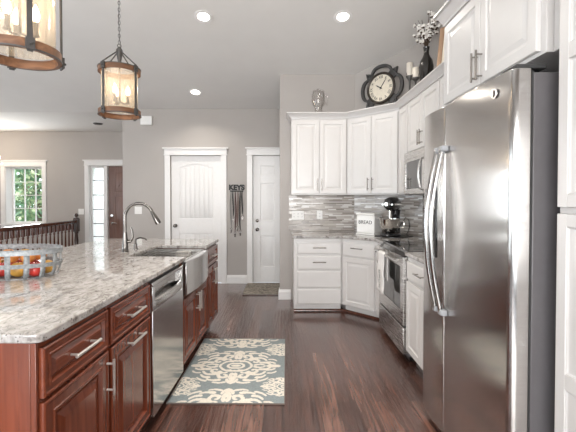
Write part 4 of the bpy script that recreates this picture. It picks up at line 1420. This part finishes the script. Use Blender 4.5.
# ------------------------------------------------------------------ fruit basket on the island
BX, BY, BZ = -1.558, 2.14, .9205
t = thing('fruit_basket', 'galvanised metal strap basket full of fruit on the island', 'basket', (BX, BY, BZ))
br, SQ = .285, .58                      # half length; the basket is an oval, SQ as deep as long
OV = Matrix.Diagonal((1, SQ, 1, 1))
def band(mb, r0, r1, z0, z1, n=56, th=.003):
    mb.lathe([(r0, z0), (r1, z1), (r1 - th, z1), (r0 - th, z0)], n=n, closed=True)
mb = MB(); band(mb, br, br + .002, .132, .158); mb.torus((0, 0, .159), br, .004, n=56, k=6); mb.xf(OV); mb.build('rim', M['galv'], t)
mb = MB(); band(mb, br - .006, br + .0025, .062, .086); mb.xf(OV); mb.build('hoop_band', M['galv'], t)
n = 18
for i in range(n):
    a_ = 2*PI*(i + .5)/n; hw = .013/br
    mb = MB(); vs = []
    for (r_, z) in ((br - .060, .002), (br - .022, .010), (br - .010, .045), (br - .004, .134)):
        for s_ in (-1, 1):
            k_ = hw*(1 + .45*abs(math.cos(a_)))
            vs.append((r_*math.cos(a_ + s_*k_), r_*math.sin(a_ + s_*k_)*SQ, z))
    mb.add(vs, [(2*k, 2*k+1, 2*k+3, 2*k+2) for k in range(3)])
    st = mb.build('strap', M['galv'], t, norm=False)
    st.modifiers.new('thick', 'SOLIDIFY').thickness = .002
mb = MB(); mb.lathe([(.001, 0), (br - .057, 0), (br - .057, .003), (.001, .003)], n=40); mb.xf(OV); mb.build('basket_floor', M['galv'], t)

def fruit(kind, p, r, rot, label, group):
    mat = {'red_apple': M['red_skin'], 'peach': M['orange_skin'], 'golden_apple': M['yellow_skin']}[kind]
    t = thing(kind, label, 'peach' if kind == 'peach' else 'apple', p, rot, group)
    mb = MB()
    prof = []
    for i in range(15):
        th = PI*i/14
        rr_ = r*math.sin(th)*(1 + .06*math.cos(th)); z = r*(-.95*math.cos(th))
        if i > 10: z -= r*.16*((i - 10)/4)**2
        prof.append((max(rr_, .0008), z + r*.95))
    mb.lathe(prof, n=20); mb.build('skin', mat, t, smooth=80)
    mb = MB(); mb.tube([(0, 0, r*1.62), (.003, .002, r*2.02)], [.0018, .0025], 6); mb.build('stem', M['stem'], t)
GR = {'red_apple': 'red apples in the basket', 'peach': 'peaches in the basket', 'golden_apple': 'golden apples in the basket'}
NM = {'red_apple': 'red apple', 'peach': 'orange-blushed peach', 'golden_apple': 'golden apple'}
front_row = [('red_apple', -.185), ('red_apple', -.094), ('red_apple', -.003), ('golden_apple', .088), ('red_apple', .178)]
spot = ['at the cropped end of the basket', 'second along from the cropped end of the basket', 'in the middle of the basket', 'one short of the sink end of the basket', 'at the sink end of the basket']
for j, (row, yy) in enumerate((('low in front', -.056), ('low behind', .056))):
    for i, (k_, x) in enumerate(front_row):
        kk = k_ if j == 0 else ('red_apple', 'golden_apple', 'red_apple', 'red_apple', 'golden_apple')[i]
        yq = yy*(.82 if i in (0, 4) else 1.0)
        fruit(kk, (BX + x, BY + yq, BZ + .0045), .0445 if abs(x) < .15 else .0425, i*.8 + j, NM[kk] + ' ' + row + ' ' + spot[i], GR[kk])
for i, x in enumerate((-.150, -.052, .046, .138)):
    kk = ('peach', 'peach', 'peach', 'peach')[i]
    fruit(kk, (BX + x, BY - .050, BZ + .081), .036, i*1.3, NM[kk] + ' heaped in front, ' + ('over the cropped end of the basket', 'over the second strap gap of the basket', 'over the middle of the basket', 'over the sink end of the basket')[i], GR[kk])
for i, x in enumerate((-.140, -.044, .054, .142)):
    kk = ('red_apple', 'peach', 'golden_apple', 'peach')[i]
    fruit(kk, (BX + x, BY + .048, BZ + .081), .035, i*1.1, NM[kk] + ' heaped behind, ' + ('over the cropped end of the basket', 'beside the middle of the basket', 'over the middle of the basket', 'over the sink end of the basket')[i], GR[kk])

# ------------------------------------------------------------------ stair railing
t = thing('stair_railing', 'dark stained stair railing with turned balusters below the entry window', 'railing', (-4.0, 0, 0))
Ya, Yn = 4.1, 7.27
mb = MB(); mb.box(-.035, .035, Ya, Yn - .045, .885, .945); mb.build('handrail', M['rail_wood'], t, bevel=.012, seg=3)
mb = MB(); mb.box(-.05, .05, Ya, Yn - .045, .001, .03); mb.build('bottom_rail', M['dark_wood'], t, bevel=.004)
i = 0; y = Yn - .14
bal = None
while y > Ya:
    if bal is None:
        mb = MB()
        mb.box(-.021, .021, -.021, .021, .77, .8845); mb.box(-.021, .021, -.021, .021, .031, .20)
        mb.lathe([(.012, .20), (.018, .22), (.011, .24), (.018, .36), (.013, .60), (.011, .72), (.018, .745), (.013, .77)], n=10)
        bal = mb.build('baluster', M['rail_wood'], t, loc=(0, y, 0))
    else:
        b2 = bal.copy(); COL.objects.link(b2); b2.parent = t; b2.location = (0, y, 0)
    y -= .113
mb = MB()
mb.box(-.045, .045, Yn - .044, Yn + .046, .001, .40); mb.box(-.045, .045, Yn - .044, Yn + .046, .72, .97)
mb.lathe([(.03, .40), (.042, .42), (.028, .45), (.038, .55), (.026, .68), (.040, .705), (.030, .72)], (0, Yn, 0), 16)
nw = mb.build('newel_post', M['dark_wood'], t, bevel=.004)
mb = MB(); mb.lathe([(.05, .971), (.052, .985), (.022, .995), (.022, 1.005), (.036, 1.02), (.040, 1.04), (.032, 1.06), (.012, 1.072), (.001, 1.075)], (0, Yn, 0), 18); mb.build('finial', M['dark_wood'], nw)

# ------------------------------------------------------------------ things on top of the wall cabinets
TZ = 2.4265
TZ = UZ1 + .0005
cl = thing('wall_clock', 'round roman-numeral clock in a charcoal scalloped frame above the cabinets', 'clock', (1.205, 4.615, 2.705), DRZ)
S_ = .215
def quat(scale, k=24):
    """outline of a square with rounded lobes on its sides and points at its corners"""
    pts = []
    lob = .072*scale; s = S_*scale
    for side in range(4):
        a0 = -PI/2 + side*PI/2
        for i in range(k + 1):
            u_ = -1 + 2*i/k
            if abs(u_) > .66: off = -.018*scale*(1 - (abs(u_) - .66)/.34)
            else: off = lob*math.sqrt(max(0, 1 - (u_/.66)**2)) - .018*scale*(abs(u_)/.66)**4
            x, y = u_*s, -(s + off)
            c_, s_ = math.cos(side*PI/2), math.sin(side*PI/2)
            pts.append((x*c_ - y*s_, x*s_ + y*c_))
    return pts
def ring_prism(mb, outer, inner, y0, y1):
    n = len(outer); vs = []
    for (src, y) in ((outer, y0), (inner, y0), (outer, y1), (inner, y1)):
        vs += [(p[0], y, p[1]) for p in src]
    fs = []
    for i in range(n):
        j = (i+1) % n
        fs += [(i, j, n+j, n+i), (2*n+i, 3*n+i, 3*n+j, 2*n+j), (i, 2*n+i, 2*n+j, j), (n+i, n+j, 3*n+j, 3*n+i)]
    mb.add(vs, fs)
mb = MB(); o_ = quat(1.0); i_ = quat(.865)
ring_prism(mb, o_, i_, -.02, .015)
for side in range(4):                                   # short bars tying the scalloped frame to the dial
    c_, s_ = math.cos(side*PI/2 + PI/4), math.sin(side*PI/2 + PI/4)
    n0 = len(mb.v); mb.box(-.055, .055, -.012, .010, .178, .245)
    mb.xf(Matrix.Rotation(side*PI/2 + PI/4, 4, 'Y'), n0)
mb.build('scalloped_frame', M['clockframe'], cl, bevel=.004)
mb = MB()
def ylathe(prof, n=48):
    k0 = len(mb.v); mb.lathe([(r_, -y) for r_, y in prof], n=n); mb.xf(Matrix.Rotation(R(90), 4, 'X'), k0)
ylathe([(.001, -.022), (.166, -.022), (.168, .02), (.001, .02)])
mb.build('dial', M['cream'], cl)
mb = MB(); mb.torus((0, -.020, 0), .176, .017, (0, 1, 0), 56, 10); mb.build('dial_rim', M['clockrim'], cl)
for i, s in enumerate(['XII', 'I', 'II', 'III', 'IIII', 'V', 'VI', 'VII', 'VIII', 'IX', 'X', 'XI']):
    a_ = 2*PI*i/12
    mb = MB(); text_into(mb, s, .050, Matrix.Translation(((.130)*math.sin(a_), -.0235, (.130)*math.cos(a_))) @ Matrix.Rotation(a_, 4, 'Y') @ STAND, .001)
    mb.build('numeral', M['ink'], cl, smooth=0)
mb = MB()
def hand(ang, L, w_):
    k0 = len(mb.v); mb.add([(-w_, -.0265, -.02), (w_, -.0265, -.02), (w_*1.4, -.0265, L*.6), (0, -.0265, L), (-w_*1.4, -.0265, L*.6)] + [(-w_, -.0245, -.02), (w_, -.0245, -.02), (w_*1.4, -.0245, L*.6), (0, -.0245, L), (-w_*1.4, -.0245, L*.6)],
        [(0,1,2,3,4), (9,8,7,6,5), (0,5,6,1), (1,6,7,2), (2,7,8,3), (3,8,9,4), (4,9,5,0)])
    mb.xf(Matrix.Rotation(ang, 4, 'Y'), k0)
hand(R(-57), .085, .005); hand(R(36), .135, .004); mb.cyl((0, -.024, 0), (0, -.029, 0), .012, 16)
mb.build('clock_hand', M['ink'], cl)
mb = MB()
for sx in (-.10, .10): mb.tube([(sx, .012, -.20), (sx, .06, -.302)], .008, 8)
mb.box(-.14, .14, -.035, .075, -.3045, -.296)
mb.build('easel', M['clockframe'], cl)

def candle(x, y, top, h, r, label, seed):
    base = TZ
    hold = top - h - base
    k = thing('candle_holder', 'dark metal holder carrying ' + label[1], 'candle holder', (x, y, base))
    mb = MB(); mb.lathe([(.046, 0), (.046, .008), (.018, .02), (.010, .05), (.012, hold*.5), (.018, hold*.52), (.010, hold*.56), (.010, hold*.85), (.040, hold - .012), (.042, hold)], n=18)
    mb.build('stem_post', M['iron'], k)
    for q in range(4):
        a_ = PI/2*q + .4
        mb = MB(); mb.tube([(.04*math.cos(a_), .04*math.sin(a_), hold - .002), (.048*math.cos(a_), .048*math.sin(a_), hold + .03), (.046*math.cos(a_), .046*math.sin(a_), hold + .012 + .02)], .003, 6)
        mb.build('prong', M['iron'], k)
    c = thing('pillar_candle', label[0], 'candle', (x, y, base + hold + .0005))
    mb = MB(); mb.lathe([(r, 0), (r, h - .004), (r - .004, h), (r*.5, h - .006), (.001, h - .008)], n=20); mb.build('wax', M['wax'], c)
    mb = MB(); mb.cyl((0, 0, h - .008), (.001, 0, h + .006), .0015, 6); mb.build('wick', M['ink'], c)
candle(1.452, 4.335, 2.912, .150, .036, ('taller ivory pillar candle, set deeper toward the corner', 'the taller ivory candle'), 1)
candle(1.452, 4.140, 2.790, .110, .036, ('shorter ivory pillar candle beside the black vase', 'the shorter ivory candle'), 2)

VX, VY = 1.462, 3.86
t = thing('vase', 'tall black ceramic vase with narrow neck above the microwave cabinet', 'vase', (VX, VY, TZ))
mb = MB()
mb.lathe([(.036, 0), (.040, .008), (.046, .06), (.058, .15), (.070, .24), (.073, .30), (.062, .36), (.040, .40), (.028, .425), (.026, .455), (.031, .495), (.033, .50), (.027, .50), (.021, .455), (.001, .42)], n=28)
mb.build('vase_body', M['vase'], t)
t = thing('cotton_stems', 'spray of white cotton stems standing in the black vase', 'flowers', (VX, VY, TZ + .501))
rnd = random.Random(11)
for i in range(17):
    tw = MB()
    a_ = 2*PI*i/17*3 + rnd.uniform(-.3, .3); sp = rnd.uniform(.05, .155); hh = rnd.uniform(.16, .355)
    e = Vector((sp*math.cos(a_)*.95, sp*math.sin(a_)*1.1, hh))
    pts = [Vector((.010*math.cos(a_), .010*math.sin(a_), .0)), e*.4 + Vector((0, 0, .06)), e]
    tw.tube(pts, [.0035, .003, .002], 5)
    for k in range(7):
        s_ = rnd.uniform(.22, 1.0)
        p = pts[0].lerp(e, s_) + Vector((rnd.uniform(-.02, .02), rnd.uniform(-.02, .02), .025*(1 - s_)))
        r_ = rnd.uniform(.012, .018)
        for q in range(3):
            tw.ball(p + Vector((rnd.uniform(-.012, .012), rnd.uniform(-.012, .012), rnd.uniform(-.009, .009))), r_*.85, 7, m=1)
        tw.ball(p - Vector((0, 0, r_*.95)), (r_*.8, r_*.8, r_*.5), 6)
    tw.build('cotton_stem', [M['twig'], M['cotton']], t)

t = thing('framed_board', 'cream board in a tan wood frame leaning on the wall behind the vase', 'picture', (1.430, 3.575, TZ + .004), R(-58))
lean = Matrix.Rotation(-math.atan2(.085, .58), 4, 'X')
mb = MB(); Lx, Hz = .30, .585
for (x0, x1, z0, z1) in ((0, .045, 0, Hz), (Lx - .045, Lx, 0, Hz), (.045, Lx - .045, 0, .045), (.045, Lx - .045, Hz - .045, Hz)): mb.box(x0, x1, 0, .022, z0, z1)
mb.xf(lean); mb.build('frame', M['tanwood'], t, bevel=.002)
mb = MB(); mb.box(.046, Lx - .046, .006, .016, .046, Hz - .046); mb.xf(lean); mb.build('board', M['cream'], t)
mb = MB()
for (x, z, a_) in ((.09, .20, .5), (.12, .30, -.4), (.10, .40, .6), (.18, .24, .2), (.17, .40, -.6)):
    k0 = len(mb.v)
    mb.add([(0, .0055, 0), (.018, .0055, .035), (0, .0055, .08), (-.018, .0055, .035)], [(0, 1, 2, 3)])
    mb.xf(Matrix.Translation((x, 0, z)) @ Matrix.Rotation(a_, 4, 'Y'), k0)
mb.xf(lean); mb.build('leaf_print', plain('dark_green_print', (.05, .07, .035), .8), t, smooth=0)

t = thing('glass_jar', 'clear footed glass jar with handle on the wall cabinet top', 'jar', (.455, 4.845, TZ))
mb = MB(); mb.lathe([(.058, 0), (.060, .008), (.050, .014), (.047, .10), (.052, .13), (.080, .165), (.086, .20), (.086, .285), (.074, .315), (.070, .32), (.066, .315), (.080, .28), (.080, .20), (.046, .135), (.041, .02), (.001, .016)], n=28)
mb.build('glass_body', M['jar'], t, smooth=60)
mb = MB(); mb.lathe([(.074, .322), (.078, .326), (.070, .338), (.02, .345), (.014, .352), (.018, .362), (.001, .366)], n=24); mb.build('lid', M['jar'], t)
mb = MB(); mb.tube([(.083, 0, .27), (.115, 0, .262), (.120, 0, .21), (.112, 0, .15), (.088, 0, .19)], .006, 8); mb.build('jar_handle', M['jar'], t)

# ------------------------------------------------------------------ ceiling cans
TILT = -math.atan(SLOPE)
def can_light(x, y, label, tilt=True, power=None, spread=140):
    z = ceil_z(y)
    k = thing('recessed_light', label, 'ceiling light', (x, y, z - .001), 0, 'recessed can lights in the sloped ceiling')
    if tilt: k.rotation_euler = (TILT if y > Y_RIDGE else -TILT, 0, 0)
    mb = MB(); mb.lathe([(.062, -.001), (.095, -.001), (.098, -.004), (.095, -.008), (.064, -.008)], n=32, closed=True); mb.build('trim_ring', M['trim'], k)
    mb = MB(); mb.lathe([(.001, -.0035), (.0615, -.0035), (.0615, -.002), (.001, -.002)], n=28); mb.build('lens', M['can'], k)
    area_light('can_lamp', (0, 0, -.014), (0, 0, 0), .11, .11, power or CAN_POWER, (1.0, .93, .83), k, 'DISK', R(spread))
can_light(.628, 3.985, 'lit recessed ceiling light on the cabinet side of the kitchen')
can_light(-.835, 3.985, 'lit recessed ceiling light over the island end of the kitchen')
can_light(-1.27, 5.48, 'lit recessed ceiling light just before the pantry door')
can_light(-.20, 2.1, 'added recessed fill light above the aisle by the refrigerator, out of frame', True, 9, 70)  # this can and the next three are added to even out the light
can_light(-2.9, 3.985, 'added recessed fill light above the seating side of the island, out of frame')
can_light(-1.9, .2, 'added recessed fill light above the near end of the island, out of frame', True, 4, 80)
can_light(-.20, 3.1, 'added recessed fill light above the aisle between sink and range, out of frame', True, 9, 70)

t = thing('smoke_detector', 'small round grey vent disc on the entry ceiling', 'smoke detector', (-3.41, 6.95, Z_FLAT - .001))
mb = MB(); mb.lathe([(.001, 0), (.085, 0), (.085, -.012), (.070, -.028), (.001, -.030)], n=28); mb.build('housing', M['iron'], t)
mb = MB(); mb.lathe([(.086, -.001), (.100, -.001), (.100, -.008), (.086, -.010)], n=28, closed=True); mb.build('trim_ring', M['trim'], t)

# ------------------------------------------------------------------ pendants
def pendant(x, y, z0, label, rot):
    t = thing('pendant_lantern', label, 'pendant light', (x, y, z0), rot, 'lantern pendants over the island')
    r, hgt = .150, .385
    def hoop(z):
        mb = MB()
        mb.lathe([(r - .004, z), (r + .012, z), (r + .012, z + .042), (r - .004, z + .042)], n=48, closed=True)
        o = mb.build('wood_hoop', M['ring_wood'], t)
        return o
    hoop(0.0); hoop(hgt - .042)
    for z in (0.0, hgt - .006):
        mb = MB(); mb.lathe([(r + .0125, z), (r + .0155, z), (r + .0155, z + .006), (r + .0125, z + .006)], n=48, closed=True)
        mb.build('edge_band', M['iron'], t)
    for q in range(4):
        a_ = PI/4 + PI/2*q
        c_, s_ = math.cos(a_), math.sin(a_)
        mb = MB()
        Rz = Matrix.Rotation(a_, 4, 'Z')
        k0 = len(mb.v)
        mb.box(r + .013, r + .019, -.011, .011, -.012, hgt + .014)
        for z in (-.004, hgt - .046): mb.box(r + .012, r + .026, -.017, .017, z, z + .05)
        mb.cyl((r + .026, 0, .020), (r + .036, 0, .020), .006, 8); mb.cyl((r + .026, 0, hgt - .022), (r + .036, 0, hgt - .022), .006, 8)
        mb.tube([(r + .015, 0, hgt + .010), (.020, 0, hgt + .135)], .0055, 8)
        mb.xf(Rz, k0); mb.build('strap', M['iron'], t, bevel=.001)
    mb = MB(); mb.lathe([(r - .012, .044), (r - .012, hgt - .044), (r - .0145, hgt - .044), (r - .0145, .044)], n=48, closed=True); mb.build('glass_shade', M['shade'], t)
    mb = MB(); mb.lathe([(.012, hgt + .05), (.024, hgt + .115), (.026, hgt + .15), (.018, hgt + .16), (.010, hgt + .175)], n=16)
    mb.cyl((0, 0, hgt + .06), (0, 0, .110), .007, 10)
    mb.build('center_stem', M['iron'], t)
    for q in range(3):
        a_ = 2*PI*q/3 + .3 - rot
        cx, cy = .062*math.cos(a_), .062*math.sin(a_)
        mb = MB(); mb.tube([(0, 0, .115), (cx*.6, cy*.6, .098), (cx, cy, .108)], .005, 8); mb.cyl((cx, cy, .104), (cx, cy, .112), .016, 14); mb.cyl((cx, cy, .112), (cx, cy, .168), .0105, 12)
        sl_ = mb.build('candle_sleeve', M['tanwood'] if False else M['iron'], t)
        mb = MB(); mb.lathe([(.006, 0), (.015, .014), (.0185, .030), (.015, .050), (.006, .072), (.001, .082)], (cx, cy, .1685), 14); mb.build('bulb', M['bulb'], sl_)
    zc = ceil_z(y) - z0
    mb = MB(); z = hgt + .178; i = 0
    mb.torus((0, 0, z + .006), .014, .003, (0, 1, 0), 14, 6)
    z += .018
    while z < zc - .06:
        mb.torus((0, 0, z + .016), .0085, .0024, (1, 0, 0) if i % 2 else (0, 1, 0), 12, 5, sx=1.9)
        z += .0265; i += 1
    mb.tube([(.006, 0, hgt + .17), (-.005, .004, hgt + .4), (.006, -.003, hgt + .7), (0, 0, zc - .04)], .002, 6)
    mb.build('chain', M['iron'], t)
    mb = MB(); mb.lathe([(.001, zc - .062), (.012, zc - .060), (.055, zc - .030), (.062, zc - .020), (.062, zc - .018)], n=24); mb.build('canopy', M['iron'], t)
    d = bpy.data.lights.new('pendant_lamp', 'POINT'); d.energy = PENDANT_POWER; d.color = (1.0, .80, .56); d.shadow_soft_size = .05
    o = bpy.data.objects.new('pendant_lamp', d); COL.objects.link(o); o.parent = t; o.location = (0, 0, .26)
pendant(-1.335, 3.09, 2.036, 'wood-hooped lantern pendant on a chain, hanging nearer the hall doors', R(23.4))
pendant(-1.180, 1.70, 1.988, 'wood-hooped lantern pendant cropped by the picture edge, over the near island', R(1.5))

# entry chandelier, only one arm tip reaches into the picture
t = thing('chandelier', 'brass candle-arm chandelier hanging in the entry before the window', 'chandelier', (-5.78, 7.0, 0))
mb = MB(); mb.cyl((0, 0, 1.95), (0, 0, Z_FLAT - .03), .008, 8); mb.lathe([(.01, 1.93), (.04, 1.98), (.05, 2.05), (.02, 2.14), (.012, 2.2)], n=16)
mb.lathe([(.001, Z_FLAT - .03), (.06, Z_FLAT - .02), (.065, Z_FLAT - .002), (.001, Z_FLAT - .001)], n=20); mb.build('center_post', M['nickel'], t)
for q in range(6):
    a_ = 2*PI*q/6 + .03
    c_, s_ = math.cos(a_), math.sin(a_)
    mb = MB(); mb.tube([(.03*c_, .03*s_, 2.0), (.20*c_, .20*s_, 1.92), (.40*c_, .40*s_, 1.97), (.45*c_, .45*s_, 2.03)], .008, 8)
    mb.lathe([(.02, 2.03), (.045, 2.045), (.05, 2.055), (.012, 2.06), (.012, 2.13)], (.45*c_, .45*s_, 0), 14); arm = mb.build('arm', M['nickel'], t)
    mb = MB(); mb.ball((.45*c_, .45*s_, 2.165), (.016, .016, .034), 10); mb.build('bulb', M['bulb'], arm)
d = bpy.data.lights.new('chandelier_lamp', 'POINT'); d.energy = 22; d.color = (1.0, .84, .66); d.shadow_soft_size = .2
o = bpy.data.objects.new('chandelier_lamp', d); COL.objects.link(o); o.parent = t; o.location = (0, 0, 2.25)
